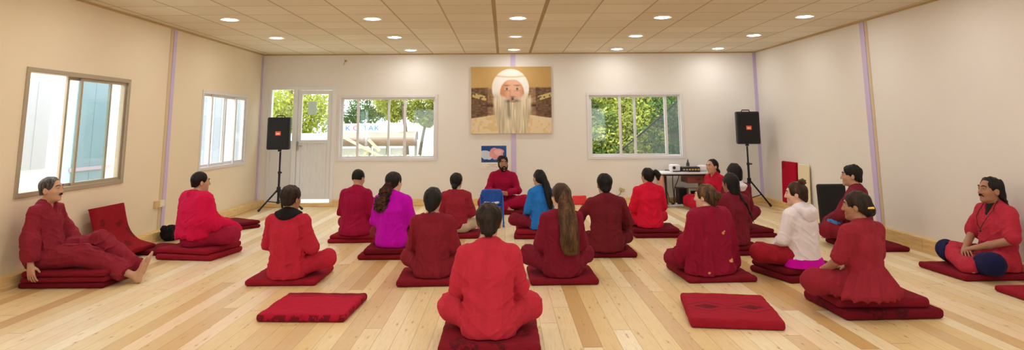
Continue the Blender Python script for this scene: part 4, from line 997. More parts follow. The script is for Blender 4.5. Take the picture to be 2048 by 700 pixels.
# ------------------------------------------------------------------ loose cushions
o = mat('empty red cushion with dark zigzag border on the bare floor at left', -1.455, 5.53, -3, .65, .66, .058, 0, 'border', (168, 26, 50), 41, vox=.008)
o = mat('empty red cushion with two dark medallions on the bare floor at right', 1.64, 5.29, -9, .63, .76, .066, 0, 'medallion', (150, 28, 44), 42, vox=.008)
mat('lower dark red cushion lying by the left wall ahead of the shawled man', -3.86, 9.98, -38, .62, .60, .05, 0, 'plain', DK, 43)
mat('upper dark red cushion lying by the left wall ahead of the shawled man', -3.86, 9.98, -36, .60, .58, .05, .05, 'plain', DK, 44)
mat('red cushion on the floor between the leaning mat and the shawled man', -3.92, 8.16, -16, .42, .5, .055, 0, 'plain', DK, 45)
mat('red floor cushion cut off by the right edge in the foreground', 4.36, 5.62, 0, .62, .62, .05, 0, 'plain', BR, 46)
def bent_mat(label, prof, y0, y1, t, m, skew=0):
    """thick bent pad swept along y: prof is its upper outline in (x, z)"""
    P = [Vector((a, 0, b)) for a, b in prof]; Q = []
    for _ in range(3):
        N = [P[0]]
        for a, b in zip(P, P[1:]): N += [a.lerp(b, .25), a.lerp(b, .75)]
        P = N+[P[-1]]
    nrm = []
    for i in range(len(P)):
        d = P[min(i+1, len(P)-1)]-P[max(i-1, 0)]; nrm.append(Vector((d.z, 0, -d.x)).normalized())
    bm = B(); ny = 14; G = []
    for i, p in enumerate(P):
        f = i/(len(P)-1); row = []
        for sgn in (0, 1):
            e = t*(.5 if i in (0, len(P)-1) else 1)
            for j in range(ny+1):
                y = y0+(y1-y0)*j/ny+skew*f; q = p-nrm[i]*(-t/2*0+ (e if sgn else 0))
                wob = .004*math.sin(9*y+4*f)+.003*math.sin(23*y+9*f); ed = .35*t if j in (0, ny) else 0
                q = q + nrm[i]*(wob-(ed if not sgn else -ed)); row.append(bm.verts.new((q.x, y, max(q.z, .003))))
        G.append(row)
    n1 = ny+1
    for a, b in zip(G, G[1:]):
        for j in range(ny):
            bm.faces.new((a[j], a[j+1], b[j+1], b[j])); bm.faces.new((a[n1+j], b[n1+j], b[n1+j+1], a[n1+j+1]))
        bm.faces.new((a[0], b[0], b[n1], a[n1])); bm.faces.new((a[ny], a[n1+ny], b[n1+ny], b[ny]))
    for g in (G[0], G[-1]):
        for j in range(ny): bm.faces.new((g[j], g[n1+j], g[n1+j+1], g[j+1]))
    o = obj('floor_mat', bm, m, None, True); return tag(o, label, 'mat')
bent_mat('red patterned mat leaning bent against the left wall, foot on the floor', [(-4.385, .545), (-4.352, .40), (-4.30, .235), (-4.19, .115), (-4.06, .07), (-3.98, .056)], 7.45, 8.10, .05, matmat('jacquard', (142, 24, 34)), .06)
def lean_slab(name, label, cat, y0, y1, z0, z1, xb, xt, t, m):
    bm = B(); n = 6
    F = Field(.012); L = math.hypot(xt-xb, z1-z0); a = math.atan2(xt-xb, z1-z0)
    F.rbox((0, 0, L/2), (t/2, (y1-y0)/2, L/2), min(.018, t*.4)); F.fold(lambda x, y, z: .005*(vnoise(x*6, y*6+y0, z*6)-.5))
    o = F.build(name, m); o.location = (xb, (y0+y1)/2, z0); o.rotation_euler = (0, a, 0); return tag(o, label, cat)
bm.free() if False else None
lean_slab('floor_mat', 'folded red patterned mat standing on the ledge against the right wall', 'mat', 11.12, 11.68, LH+.001, .78, XR(11.4)-.062, XR(11.4)-.032, .05, matmat('jacquard', (166, 14, 40)))
lean_slab('backing_board', 'cream board standing on the ledge against the right wall', 'board', 10.70, 11.09, LH+.001, .765, XR(10.9)-.055, XR(10.9)-.027, .03, plain('cream_board', (232, 216, 178), .6))
lean_slab('floor_mat', 'coral red folded mat standing on its edge against the back ledge', 'mat', -.125, .125, .002, .158, 0, .02, .03, cloth('coral_mat', (236, 70, 78)))
o = [q for q in C.objects if q.get('label', '').startswith('coral red')][0]; o.location = (1.325, 12.535, .002); o.rotation_euler = (0, .10, -PI/2); o.location = (1.325, 12.525, .003); o.rotation_euler = Matrix.Rotation(PI/2, 3, 'Z').to_4x4().to_euler(); o.rotation_euler[0] = 0

# ------------------------------------------------------------------ loudspeakers
BLK = plain('black_cabinet', (26, 26, 28), .5, 0, .1); GRI = plain('black_grille', (18, 18, 20), .65, .2, .3, 300, .5); STD = plain('black_stand', (24, 24, 26), .4, .3)
BADGE = plain('orange_badge', (236, 92, 56), .4); BADGE2 = plain('pale_badge_mark', (250, 214, 196), .4)
def speaker(label, x, y, z, rz, w=.375, hh=.545, d=.34):
    t = thing('loudspeaker', label, 'loudspeaker', (x, y, z), rz)
    bm = B(); q = [(-w/2, -.15), (w/2, -.15), (w/2, -.02), (w*.34, d-.15), (-w*.34, d-.15), (-w/2, -.02)]
    lo = [bm.verts.new((a, b, 0)) for a, b in q]; hi = [bm.verts.new((a, b, hh)) for a, b in q]
    bm.faces.new(lo[::-1]); bm.faces.new(hi)
    for k in range(6): bm.faces.new((lo[k], lo[(k+1) % 6], hi[(k+1) % 6], hi[k]))
    bmesh.ops.bevel(bm, geom=bm.edges[:], offset=.012, segments=2, affect='EDGES'); obj('cabinet', bm, BLK, t)
    bm = B(); bx(bm, -w/2+.022, w/2-.022, -.164, -.151, .022, hh-.022, .006); obj('grille', bm, GRI, t)
    bm = B(); bx(bm, -.045, .045, -.170, -.164, hh*.5-.035, hh*.5+.035, .002); bd = obj('badge', bm, BADGE, t)
    bm = B(); bx(bm, -.028, .028, -.172, -.170, hh*.5-.018, hh*.5+.006); obj('badge_mark', bm, BADGE2, bd)
    bm = B(); tube(bm, [(-.07, 0, hh-.002), (-.06, 0, hh+.028), (.06, 0, hh+.028), (.07, 0, hh-.002)], .010, 8); obj('handle', bm, BLK, t)
    bm = B(); tube(bm, [(0, .02, -.035), (0, .02, .004)], .03, 16); obj('pole_socket', bm, STD, t)
def stand(label, x, y, feet, ztop, zj):
    t = thing('speaker_stand', label, 'speaker stand', (x, y, 0))
    bm = B(); tube(bm, [(0, 0, .12), (0, 0, zj+.30)], .019, 14); obj('pole', bm, STD, t)
    bm = B(); tube(bm, [(0, 0, zj+.28), (0, 0, ztop)], .015, 14); obj('upper_pole', bm, STD, t)
    bm = B(); tube(bm, [(0, 0, zj-.04), (0, 0, zj+.05)], .034, 14); obj('collar', bm, STD, t)
    bm = B(); tube(bm, [(0, 0, zj+.27), (0, 0, zj+.31)], .027, 14); obj('collar', bm, STD, t)
    bm = B(); tube(bm, [(0, 0, .11), (0, 0, .15)], .028, 14); obj('collar', bm, STD, t)
    bm = B(); tube(bm, [(.02, -.02, zj+.29), (.05, -.05, zj+.29)], .012, 10); obj('knob', bm, STD, t)
    for fx, fy in feet:
        lg = Vector((fx-x, fy-y, .016)); tp = Vector((lg.x*.06, lg.y*.06, zj))
        bm = B(); tube(bm, [tp, lg], .0145, 10); l = obj('leg', bm, STD, t)
        bm = B(); tube(bm, [lg.lerp(tp, .08), lg-(tp-lg).normalized()*.012], .019, 10); obj('rubber_foot', bm, STD, l)
        bm = B(); tube(bm, [(lg.x*.03, lg.y*.03, .13), lg.lerp(tp, .45)], .008, 8); obj('brace', bm, STD, t)
stand('black tripod stand under the left loudspeaker, in front of the glazed door', -3.86, 12.05, [(-4.12, 11.86), (-3.46, 12.10), (-3.90, 12.42)], .978, .34)
speaker('black loudspeaker on a tripod in front of the sidelight by the left corner', -3.872, 12.03, 1.018, .10)
stand('black tripod stand under the right loudspeaker, in the right corner', 4.235, 12.12, [(4.53, 11.98), (4.30, 12.46), (3.98, 11.98)], 1.012, .42)
speaker('black loudspeaker on a tripod in the right back corner', 4.235, 12.10, 1.052, -.08, .385, .555)

# ------------------------------------------------------------------ low table with gear
t = thing('low_table', 'low table with a white top against the back wall under the right window', 'table', (3.09, 12.20, 0))
WHT = plain('white_laminate', (236, 232, 234), .35); DKM = plain('dark_metal', (38, 34, 36), .4, .4); RWD = plain('red_brown_wood', (132, 66, 48), .5, 0, .2, 8); PKW = plain('rosy_wood', (196, 132, 110), .5, 0, .15, 8)
bm = B(); bx(bm, -.40, .46, -.28, .28, .555, .580, .005); top = obj('tabletop', bm, WHT, t)
bm = B(); bx(bm, -.395, .455, -.275, .275, .530, .555, .003); obj('apron', bm, DKM, t)
for a, b in ((-.345, -.25), (.42, -.25), (-.345, .25), (.42, .25)):
    bm = B(); bx(bm, a-.016, a+.016, b-.016, b+.016, 0, .53, .003); obj('leg', bm, DKM, t)
bm = B(); bx(bm, -.40, -.372, -.25, .25, 0, .53, .003); obj('side_panel', bm, PKW, t)
bm = B(); bx(bm, .03, .40, -.235, .20, .40, .53, .006); dr = obj('drawer', bm, RWD, t)
bm = B(); tube(bm, [(.18, -.24, .465), (.18, -.262, .465), (.25, -.262, .465), (.25, -.24, .465)], .005, 8); obj('drawer_handle', bm, DKM, dr)
bm = B(); bx(bm, .33, .40, -.23, .20, .02, .40, .004); obj('end_panel', bm, RWD, t)
t = thing('audio_mixer', 'black rack audio mixer with small knobs on the low table', 'mixer', (3.215, 12.18, .580))
bm = B(); bx(bm, -.165, .165, -.10, .11, 0, .085, .006); obj('case', bm, BLK, t)
KN = plain('grey_knob', (170, 168, 172), .4)
for k in range(9):
    bm = B(); tube(bm, [(-.13+.0325*k, -.03, .085), (-.13+.0325*k, -.03, .099)], .010, 10); obj('knob', bm, KN, t)
for k in range(6):
    bm = B(); bx(bm, -.13+.05*k, -.095+.05*k, -.106, -.099, .03, .055, .002); obj('button', bm, plain('brass_button', (196, 160, 96), .4, .3), t)
t = thing('projector', 'small white projector at the left end of the low table', 'projector', (2.965, 12.20, .580))
bm = B(); bx(bm, -.075, .075, -.12, .12, .015, .125, .02); obj('case', bm, WHT, t)
bm = B(); bx(bm, -.055, .075, -.15, -.10, 0, .018, .004); obj('base', bm, BLK, t)
bm = B(); tube(bm, [(-.035, -.118, .075), (-.035, -.135, .075)], .026, 18); obj('lens', bm, BLK, t)
t = thing('white_router', 'low white plastic box at the right end of the low table', 'box', (3.45, 12.22, .580))
bm = B(); bx(bm, -.07, .07, -.09, .09, 0, .11, .025); obj('case', bm, WHT, t)
bm = B(); bx(bm, -.05, .05, -.096, -.088, .02, .03); obj('vent', bm, KN, t)
t = thing('water_bottle', 'small dark bottle standing behind the mixer', 'bottle', (3.245, 12.36, .580))
bm = B(); tube(bm, [(0, 0, 0), (0, 0, .13), (0, 0, .16), (0, 0, .19)], [.03, .03, .014, .012], 16); obj('flask', bm, plain('dark_bottle', (60, 54, 48), .25), t, True)
bm = B(); tube(bm, [(0, 0, .188), (0, 0, .212)], .016, 14); obj('cap', bm, KN, t, True)
t = thing('papers', 'white papers with a bluish sheet on the front of the low table', 'papers', (3.02, 12.01, .5805))
bm = B(); box(bm, (-.05, 0, .002), (.20, .13, .003), 0, Matrix.Rotation(.2, 3, 'Z')); obj('sheet', bm, plain('white_paper', (244, 242, 246), .6), t)
bm = B(); box(bm, (.07, .02, .006), (.14, .10, .003), 0, Matrix.Rotation(-.1, 3, 'Z')); obj('sheet', bm, plain('bluish_paper', (196, 196, 250), .6), t)
t = thing('subwoofer', 'dark wooden speaker box on the floor under the low table', 'speaker box', (3.10, 12.34, 0))
bm = B(); bx(bm, -.07, .07, -.12, .12, .012, .30, .006); obj('case', bm, plain('dark_walnut', (58, 32, 26), .45, 0, .2), t)
bm = B(); bx(bm, -.058, .058, -.128, -.12, .03, .285, .003); obj('grille', bm, GRI, t)
for a, b in ((-.05, -.1), (.05, -.1), (-.05, .1), (.05, .1)):
    bm = B(); tube(bm, [(a, b, 0), (a, b, .014)], .012, 8); obj('foot', bm, DKM, t)
t = thing('cassette_player', 'pale front panelled player standing under the right half of the table', 'player', (3.28, 12.22, 0))
bm = B(); bx(bm, -.09, .09, -.06, .08, 0, .30, .008); cs = obj('case', bm, plain('pale_beige_plastic', (214, 200, 178), .5), t)
bm = B(); bx(bm, -.065, .03, -.066, -.059, .18, .26, .003); obj('display', bm, plain('dark_display', (30, 28, 30), .25), t)
bm = B(); bx(bm, .035, .07, -.066, -.059, .19, .25, .003); obj('red_panel', bm, plain('dull_red_panel', (150, 54, 48), .5), t)
bm = B(); bx(bm, -.065, .07, -.066, -.059, .05, .14, .003); obj('grille', bm, plain('beige_grille', (176, 150, 128), .6), t)
t = thing('power_strip', 'white power strip among cables on the floor under the table', 'power strip', (2.93, 12.14, 0), .25)
bm = B(); bx(bm, -.15, .15, -.028, .028, 0, .035, .008); obj('case', bm, WHT, t)
for k in range(4):
    bm = B(); tube(bm, [(-.10+.065*k, 0, .034), (-.10+.065*k, 0, .060)], .018, 12); obj('plug', bm, DKM if k % 2 else WHT, t)
CBL = plain('black_cable', (30, 28, 30), .5)
def bez(pts, n=10):
    P = [Vector(p) for p in pts]
    for _ in range(3):
        N = [P[0]]
        for a, b in zip(P, P[1:]): N += [a.lerp(b, .25), a.lerp(b, .75)]
        P = N+[P[-1]]
    return P
for lab, pts in (('black cable hanging straight down at the left table leg', [(2.92, 12.40, .590), (2.90, 12.45, .591), (2.88, 12.50, .592), (2.87, 12.515, .58), (2.84, 12.515, .4), (2.90, 12.42, .12), (2.86, 12.25, .07), (2.89, 12.155, .066)]),
                 ('black cable looping low behind the speaker box', [(3.09, 12.40, .590), (3.03, 12.45, .591), (3.02, 12.50, .592), (3.01, 12.515, .58), (2.99, 12.50, .35), (3.00, 12.46, .2), (2.95, 12.3, .03), (3.0, 12.20, .05)]),
                 ('thin black cable crossing under the table to the power strip', [(3.18, 12.40, .590), (3.16, 12.45, .591), (3.15, 12.50, .592), (3.14, 12.516, .58), (3.10, 12.516, .42), (3.0, 12.47, .25), (2.98, 12.3, .10), (2.93, 12.155, .068)])):
    bm = B(); tube(bm, bez(pts), .007, 8); tag(obj('cable', bm, CBL, None, True), lab, 'cable')
bm = B(); tube(bm, bez([(1.62, 12.63, .117), (1.75, 12.645, .119), (1.9, 12.63, .117), (2.06, 12.65, .14), (2.1, 12.655, .22)]), .006, 8); tag(obj('cable', bm, plain('grey_cable', (120, 112, 100), .5), None, True), 'thin grey cable running along the top of the back ledge', 'cable')
bm = B(); box(bm, (2.11, YB-.018, .245), (.10, .03, .05), .006, Matrix.Rotation(.35, 3, 'Y')); tag(obj('cable_socket', bm, plain('tan_plastic', (196, 176, 130), .5)), 'small tan cable socket on the back wall above the ledge', 'socket')

# ------------------------------------------------------------------ blue child's chair
BLU = plain('blue_plastic', (22, 82, 178), .4, 0, .04); BLM = plain('blue_metal', (40, 96, 190), .35, .2)
t = thing('child_chair', 'small blue plastic child chair in front of the bearded man', 'chair', (-.185, 9.98, 0))
bm = B(); nx_, nz_ = 12, 8; G = []
for sgn in (0, 1):
    for i in range(nx_+1):
        for j in range(nz_+1):
            u = i/nx_*2-1; v = j/nz_; x = u*(.155-.012*(1-v)**2)*(1-.10*max(0, v-.8)*5*abs(u)**6); z = .285+v*.232*(1-.10*abs(u)**5)
            y = -.12+.045*u*u*1.0+(-.035*v)+sgn*.012; G.append(bm.verts.new((x, y, z)))
n1 = nz_+1; N = (nx_+1)*n1
for i in range(nx_):
    for j in range(nz_):
        a = i*n1+j; q = (a, a+n1, a+n1+1, a+1); bm.faces.new([G[k] for k in q]); bm.faces.new([G[k+N] for k in q[::-1]])
for i in range(nx_):
    for j in (0, nz_): a = i*n1+j; bm.faces.new([G[k] for k in (a, a+N, a+n1+N, a+n1)])
for j in range(nz_):
    for i in (0, nx_): a = i*n1+j; bm.faces.new([G[k] for k in (a, a+1, a+1+N, a+N)])
bk = obj('backrest', bm, BLU, t, True)
bm = B(); P_ = [(-.105+.021*k, -.1265-.010+.045*((-.105+.021*k)/.155)**2, .335-.012*math.sin(PI*k/10)) for k in range(11)]
tube(bm, P_, [.006]+[.016]*9+[.006], 10); obj('white_slot_trim', bm, plain('white_plastic', (226, 232, 240), .4), bk, True)
bm = B(); bx(bm, -.15, .15, -.105, .20, .262, .284, .01); obj('seat', bm, BLU, t, True)
for sx in (-1, 1):
    bm = B(); tube(bm, bez([(sx*.152, -.10, .44), (sx*.158, -.105, .30), (sx*.165, -.135, .01)]), .011, 10); l = obj('leg', bm, BLM, t, True)
    bm = B(); tube(bm, [(sx*.165, -.135, 0), (sx*.164, -.131, .03)], .014, 10); obj('foot_cap', bm, BLM, l)
    bm = B(); tube(bm, [(sx*.14, .17, .268), (sx*.165, .215, .01)], .011, 10); l = obj('leg', bm, BLM, t, True)
    bm = B(); tube(bm, [(sx*.165, .215, 0), (sx*.164, .212, .03)], .014, 10); obj('foot_cap', bm, BLM, l)
# ------------------------------------------------------------------ black floor chair
BKF = plain('black_upholstery', (16, 15, 17), .7, 0, .1, 40, .2)
t = thing('floor_chair', 'black padded legless floor chair standing by the right wall', 'floor chair', (4.19, 8.98, 0))
F = Field(.010); F.rbox((0, 0, .345), (.185, .028, .275), .026, R=euler_np(0, -.07, 0)); F.build('backrest', BKF, t)
F = Field(.010); F.rbox((0, .235, .04), (.185, .225, .038), .028); F.build('seat', BKF, t)
for sx in (-1, 1):
    bm = B(); tube(bm, [(sx*.186, .0, .06), (sx*.19, .03, .08), (sx*.19, .10, .05)], .008, 8); obj('hinge', bm, DKM, t)
# ------------------------------------------------------------------ bag, socket, hook
t = thing('shoulder_bag', 'small black bag on the floor by the left ledge behind the shawled man', 'bag', (-4.20, 8.96, 0))
F = Field(.009); F.ell((0, 0, .085), (.10, .14, .088)); F.ell((.03, -.04, .12), (.07, .08, .05)); F.plane((0, 0, 1), .001, .01); F.fold(folds(.02, .02, 14, 6)); F.build('pouch', cloth('black_knit', (26, 24, 28)), t)
F = Field(.008); F.cap((-.02, -.10, .13), (0, -.17, .165), .035, .03); F.cap((0, -.17, .165), (.02, -.15, .15), .034, .02); F.fold(folds(.012, .012, 20, 7)); F.build('strap', cloth('black_knit', (26, 24, 28)), t)
t = thing('wall_socket', 'cream double switch box on the left wall beside the lavender strip', 'socket', (XL, 9.10, .43))
bm = B(); bx(bm, 0, .035, -.11, -.02, -.045, .045, .005); obj('tan_box', bm, plain('tan_box', (214, 188, 130), .5), t)
bm = B(); bx(bm, 0, .045, -.02, .10, -.04, .045, .006); q = obj('cream_box', bm, plain('cream_plastic', (232, 222, 196), .45), t)
bm = B(); bx(bm, .045, .049, .0, .04, -.015, .02, .002); obj('switch', bm, WHT, q)
t = thing('wall_hook', 'small metal hook high on the back wall above the left window', 'hook', (-2.93, YB, 2.60))
bm = B(); bx(bm, -.02, .02, -.008, 0, -.02, .02, .002); obj('plate', bm, bead, t)
bm = B(); tube(bm, bez([(0, -.006, .0), (0, -.04, -.01), (-.02, -.05, -.06), (-.03, -.03, -.075)]), .006, 8); obj('prong', bm, bead, t)

# ------------------------------------------------------------------ pictures on the back wall
def picture(name, w, hh, nx, ny, fn, parent, y):
    """printed picture: a fine grid carrying its own colours"""
    u, v = np.meshgrid((np.arange(nx+1))/nx, (np.arange(ny+1))/ny, indexing='ij')
    V = np.stack([(u-.5)*w, np.full_like(u, y), hh/2-v*hh], -1).reshape(-1, 3)
    i, j = np.meshgrid(np.arange(nx), np.arange(ny), indexing='ij'); a = (i*(ny+1)+j).ravel()
    Q = np.stack([a, a+1, a+ny+2, a+ny+1], 1)
    rgb = fn(u, v).reshape(-1, 3); rgb = np.clip(rgb, 0, 255)/255; rgb = np.where(rgb <= .04045, rgb/12.92, ((rgb+.055)/1.055)**2.4)
    key = 'printed_'+name; t = NT(key); at = t.node('ShaderNodeVertexColor', layer_name='print'); t.base(at.outputs[0]); t.rough(.55); t.b.inputs['Specular IOR Level'].default_value = .25
    o = from_np(name, V, Q, t.m, parent, False)
    ca = o.data.color_attributes.new('print', 'FLOAT_COLOR', 'POINT'); ca.data.foreach_set('color', np.concatenate([rgb, np.ones((len(rgb), 1))], 1).astype(np.float32).ravel())
    return o
def sst(a, b, x): t = np.clip((x-a)/(b-a), 0, 1); return t*t*(3-2*t)
def mixc(c, col, m): return c*(1-m[..., None])+np.array(col, float)*m[..., None]
def elder(u, v):
    X = u*1.46; Yv = v*1.22; nz = lambda fx, fy, s=0: vnoise(X*fx+s, Yv*fy+s*1.3, np.full_like(X, .5+s))
    c = np.zeros(u.shape+(3,))+np.array((204, 168, 108)); c = c+(nz(3, 3)-.5)[..., None]*22-(v*16)[..., None]
    tex = (nz(26, 40, 2)-.5)[..., None]*60
    for a, b, top, col in ((-.02, .215, .29, (116, 88, 66)), (.20, .34, .30, (150, 118, 86)), (.70, .85, .29, (156, 124, 92)), (.80, 1.02, .29, (112, 84, 62))):
        m = sst(a, a+.012, u)*(1-sst(b-.012, b, u))*sst(top+.02*nz(6, 1), top+.03+.02*nz(6, 1), v); c = mixc(c, col, m)+tex*m[..., None]
    for s, x0 in ((1, .10), (-1, .92)):
        d = np.abs((v-.45)-s*(u-x0)*.35); c = mixc(c, (206, 184, 120), (d < .035)*(np.abs(u-x0) < .09)*(nz(30, 30, 4) > .4)*1.)
    c = mixc(c, (40, 26, 18), sst(.62, .58, v)*sst(.52, .62, v)*((np.abs(u-.24) < .04)+(np.abs(u-.77) < .04))*.9)
    sh = sst(.73-.04*np.cos((u-.5)*5), .75-.04*np.cos((u-.5)*5), v); c = mixc(c, (236, 214, 176), sh); c = c+((nz(22, 20, 6) > .55)*sh)[..., None]*np.array((-24, -44, -84))*.3
    bw = .245-.06*sst(.6, 1, v)+.03*(nz(8, 9, 8)-.5)
    bm_ = (1-sst(bw-.03, bw+.01, np.abs(u-.51)))*sst(.40, .5, v); st = (nz(60, 5, 9)-.5)
    c = mixc(c, (218, 204, 174), bm_)+(bm_*st)[..., None]*90
    cap_ = ((u-.49)/.235)**2+((v-.33)/.30)**2; c = mixc(c, (244, 238, 230), (1-sst(.92, 1.04, cap_))*(1-sst(.36, .56, v)))
    c = c-(((cap_ < 1)*(v < .45))*np.exp(-(((v+.55*(u-.5)**2-.155)/.012)**2))*1.)[..., None]*np.array((24, 40, 70))
    f = ((u-.51)/.152)**2+((v-.40)/.215)**2; fm = 1-sst(.9, 1.06, f); fm = fm*sst(.185+.5*(u-.51)**2, .205+.5*(u-.51)**2, v)*(1-sst(.475, .53, v+.75*np.maximum(np.abs(u-.515)-.045, 0)+.02*(nz(20, 12, 3)-.5)))
    c = mixc(c, (226, 176, 146), fm); c = c-(fm*sst(.05, .15, np.abs(u-.53)))[..., None]*np.array((22, 34, 40))
    c = mixc(c, (196, 138, 114), fm*np.exp(-((u-.485)/.012)**2)*sst(.32, .38, v)*(1-sst(.44, .46, v))*.5); c = mixc(c, (168, 104, 84), fm*np.exp(-((u-.515)/.035)**2-((v-.455)/.014)**2)*.7)
    for ex in (.445, .575):
        c = mixc(c, (128, 96, 84), np.exp(-((u-ex)/.036)**2-((v-.285+.1*np.abs(u-ex))/.010)**2)*.85); c = mixc(c, (236, 226, 214), np.exp(-((u-ex)/.026)**4-((v-.335)/.013)**4)*.7)
        c = mixc(c, (52, 36, 32), np.exp(-((u-ex)/.013)**2-((v-.335)/.014)**2)); c = mixc(c, (150, 104, 88), np.exp(-((u-ex)/.04)**2-((v-.362)/.008)**2)*.5)
    mo = np.exp(-((np.abs(u-.515)-.035)/.05)**2-((v-.49-.35*np.maximum(np.abs(u-.515)-.02, 0))/.022)**2); c = mixc(c, (186, 170, 150), mo*.7)
    dk = np.exp(-((u-.515)/.016)**2-((v-.485)/.026)**2)+.55*np.exp(-((np.abs(u-.515)-.05)/.035)**2-((v-.515)/.02)**2)+.8*np.exp(-((u-.465-.05*(v-.6))/.02)**2)*sst(.50, .54, v)*(1-sst(.72, .82, v))*(.6+st)
    c = mixc(c, (70, 54, 46), np.clip(dk, 0, 1)*.9); c = mixc(c, (170, 96, 84), np.exp(-((u-.52)/.03)**2-((v-.53)/.009)**2)*.8)
    return c
t = thing('portrait', 'large canvas portrait of a white-bearded elder in a knitted cap on the back wall', 'portrait', (.128, YB-.0005, 1.862))
bm = B(); bx(bm, -.735, .735, -.042, 0, -.608, .608, .004); obj('canvas', bm, plain('canvas_edge', (206, 182, 142), .7), t)
picture('printed_portrait', 1.466, 1.212, 300, 250, elder, t, -.0425)
def sky(u, v):
    nz = lambda f, s: vnoise(u*f+s, v*f*.8+s, np.full_like(u, .3+s))
    c = np.zeros(u.shape+(3,))+np.array((40, 84, 150)); c = c+(nz(5, 1)-.5)[..., None]*40
    c = mixc(c, (214, 222, 234), (((u-.20)/.30)**2+((v-.52-.2*u)/.26)**2+.6*(nz(9, 2)-.5) < 1)*.95); c = mixc(c, (236, 160, 160), (((u-.62)/.28)**2+((v-.48)/.36)**2+.7*(nz(8, 3)-.5) < 1)*.95)
    c = mixc(c, (246, 198, 190), (((u-.66)/.16)**2+((v-.40)/.18)**2+.7*(nz(12, 4)-.5) < 1)*.7); return c
t = thing('wall_calendar', 'blue and pink picture calendar pinned to the back wall below the portrait', 'calendar', (-.195, YB, .835))
bm = B(); bx(bm, -.232, .232, -.006, 0, -.205, .205); obj('sheet', bm, plain('calendar_paper', (240, 232, 222), .6), t)
q = picture('printed_picture', .455, .295, 110, 72, sky, t, -.0065); q.location = (0, 0, .055)
bm = B()
for k, ww in enumerate((.16, .10, .20)): bx(bm, -.03-ww/2, -.03+ww/2, -.0068, -.0062, -.135-.022*k, -.128-.022*k)
obj('printed_lines', bm, plain('grey_print', (176, 168, 160), .7), t)

# ------------------------------------------------------------------ outside
bm = B(); bx(bm, -40, 40, -20, 60, -.35, -.12); struct(obj('ground', bm, plain('pale_concrete_ground', (204, 202, 190), .9, 0, .12, 2)), 'pale concrete ground outside the room')
t = thing('neighbouring_building', 'white building with grey shutter panels seen through the left windows', 'building', (-6.25, 12, 0))
WB = plain('white_render', (246, 246, 244), .8, 0, .02); GP = plain('grey_shutter', (168, 172, 180), .6, 0, .05); PIPE = plain('pinkish_pipe', (238, 186, 194), .5)
bm = B(); bx(bm, -.6, 0, -9, 5.6, -.12, 2.45); obj('wall', bm, WB, t)
for y0, y1, z0, z1 in ((8.98, 9.56, .86, 2.02), (10.15, 11.0, .56, 2.1), (12.6, 13.1, .4, 2.3), (13.9, 14.55, .3, 2.3), (14.95, 15.6, .3, 2.3), (16.0, 16.55, .3, 2.3)):
    bm = B(); bx(bm, 0, .02, y0-12, y1-12, z0, z1, .004); bx(bm, .018, .026, (y0+y1)/2-12.01, (y0+y1)/2-11.99, z0, z1); obj('shutter', bm, GP, t)
bm = B(); tube(bm, [(.05, -.62, -.1), (.05, -.62, 2.4)], .025, 10); obj('pipe', bm, PIPE, t)
bm = B(); bx(bm, .01, .04, -1.9, -.9, .78, .83); obj('pipe', bm, PIPE, t)
def leafmat(name, a, b):
    t = NT(name); w_ = t.noise(t.obj(), 2.2, 3); g = t.noise(t.obj(), 14, 2)
    t.base(t.ramp(t.math('MULTIPLY', t.math('ADD', w_, g), .5), [(.36, lin(*a)), (.62, lin(*b))])); t.rough(.6)
    tr = t.node('ShaderNodeBsdfTranslucent'); tr.inputs[0].default_value = lin(*b); m = t.node('ShaderNodeMixShader'); m.inputs[0].default_value = .35
    t.link(t.b.outputs[0], m.inputs[1]); t.link(tr.outputs[0], m.inputs[2]); t.link(m.outputs[0], t.out.inputs[0]); return t.m
L1 = leafmat('leaf_yellow_green', (98, 116, 32), (190, 192, 78)); L2 = leafmat('leaf_green', (30, 62, 26), (96, 134, 52)); L3 = leafmat('leaf_blue_green', (20, 44, 30), (66, 102, 62))
BARK = plain('grey_bark', (112, 98, 80), .9, 0, .2, 6)
rs = np.random.RandomState(5)
def leaves(name, clumps, n, size, m, parent=None):
    c = np.array([q[:3] for q in clumps]); r = np.array([q[3:6] if len(q) > 4 else (q[3],)*3 for q in clumps])
    k = rs.randint(0, len(c), n); d = rs.normal(size=(n, 3)); d /= np.linalg.norm(d, axis=1)[:, None]; p = c[k]+d*r[k]*(rs.rand(n, 1)**.45)
    a = rs.normal(size=(n, 3)); a /= np.linalg.norm(a, axis=1)[:, None]; b = np.cross(a, rs.normal(size=(n, 3))); b /= np.linalg.norm(b, axis=1)[:, None]
    s_ = size*(.6+.8*rs.rand(n, 1)); V = np.stack([p-a*s_, p+b*s_*.45, p+a*s_, p-b*s_*.45], 1).reshape(-1, 3)
    return from_np(name, V, np.arange(4*n).reshape(n, 4), m, parent, False)
def tree(name, label, cat, x, y, trunk, clumps, n, size, m):
    t = thing(name, label, cat, (x, y, -.12))
    bm = B()
    for pts, r in trunk: tube(bm, bez(pts), [r*(1-.6*i/(len(bez(pts))-1)) for i in range(len(bez(pts)))], 8)
    obj('trunk', bm, BARK, t, True); leaves('foliage', clumps, n, size, m, t)
tree('leafy_tree', 'thin two-stemmed tree with yellow-green leaves behind the left window', 'tree', -2.55, 18.2, [([(0, 0, 0), (.02, 0, 1.0), (-.15, 0, 2.2), (-.3, 0, 3)], .07), ([(.25, .1, 0), (.35, .1, 1.1), (.65, .1, 2.4)], .06)],
     [(-.1, 0, 2.5, .55), (.4, 0, 2.35, .45), (-.6, .1, 2.2, .35), (.2, .1, 1.9, .3), (.75, .1, 2.0, .35), (.5, .1, 1.7, .22), (-.35, .1, 1.85, .25)], 9000, .042, L1)
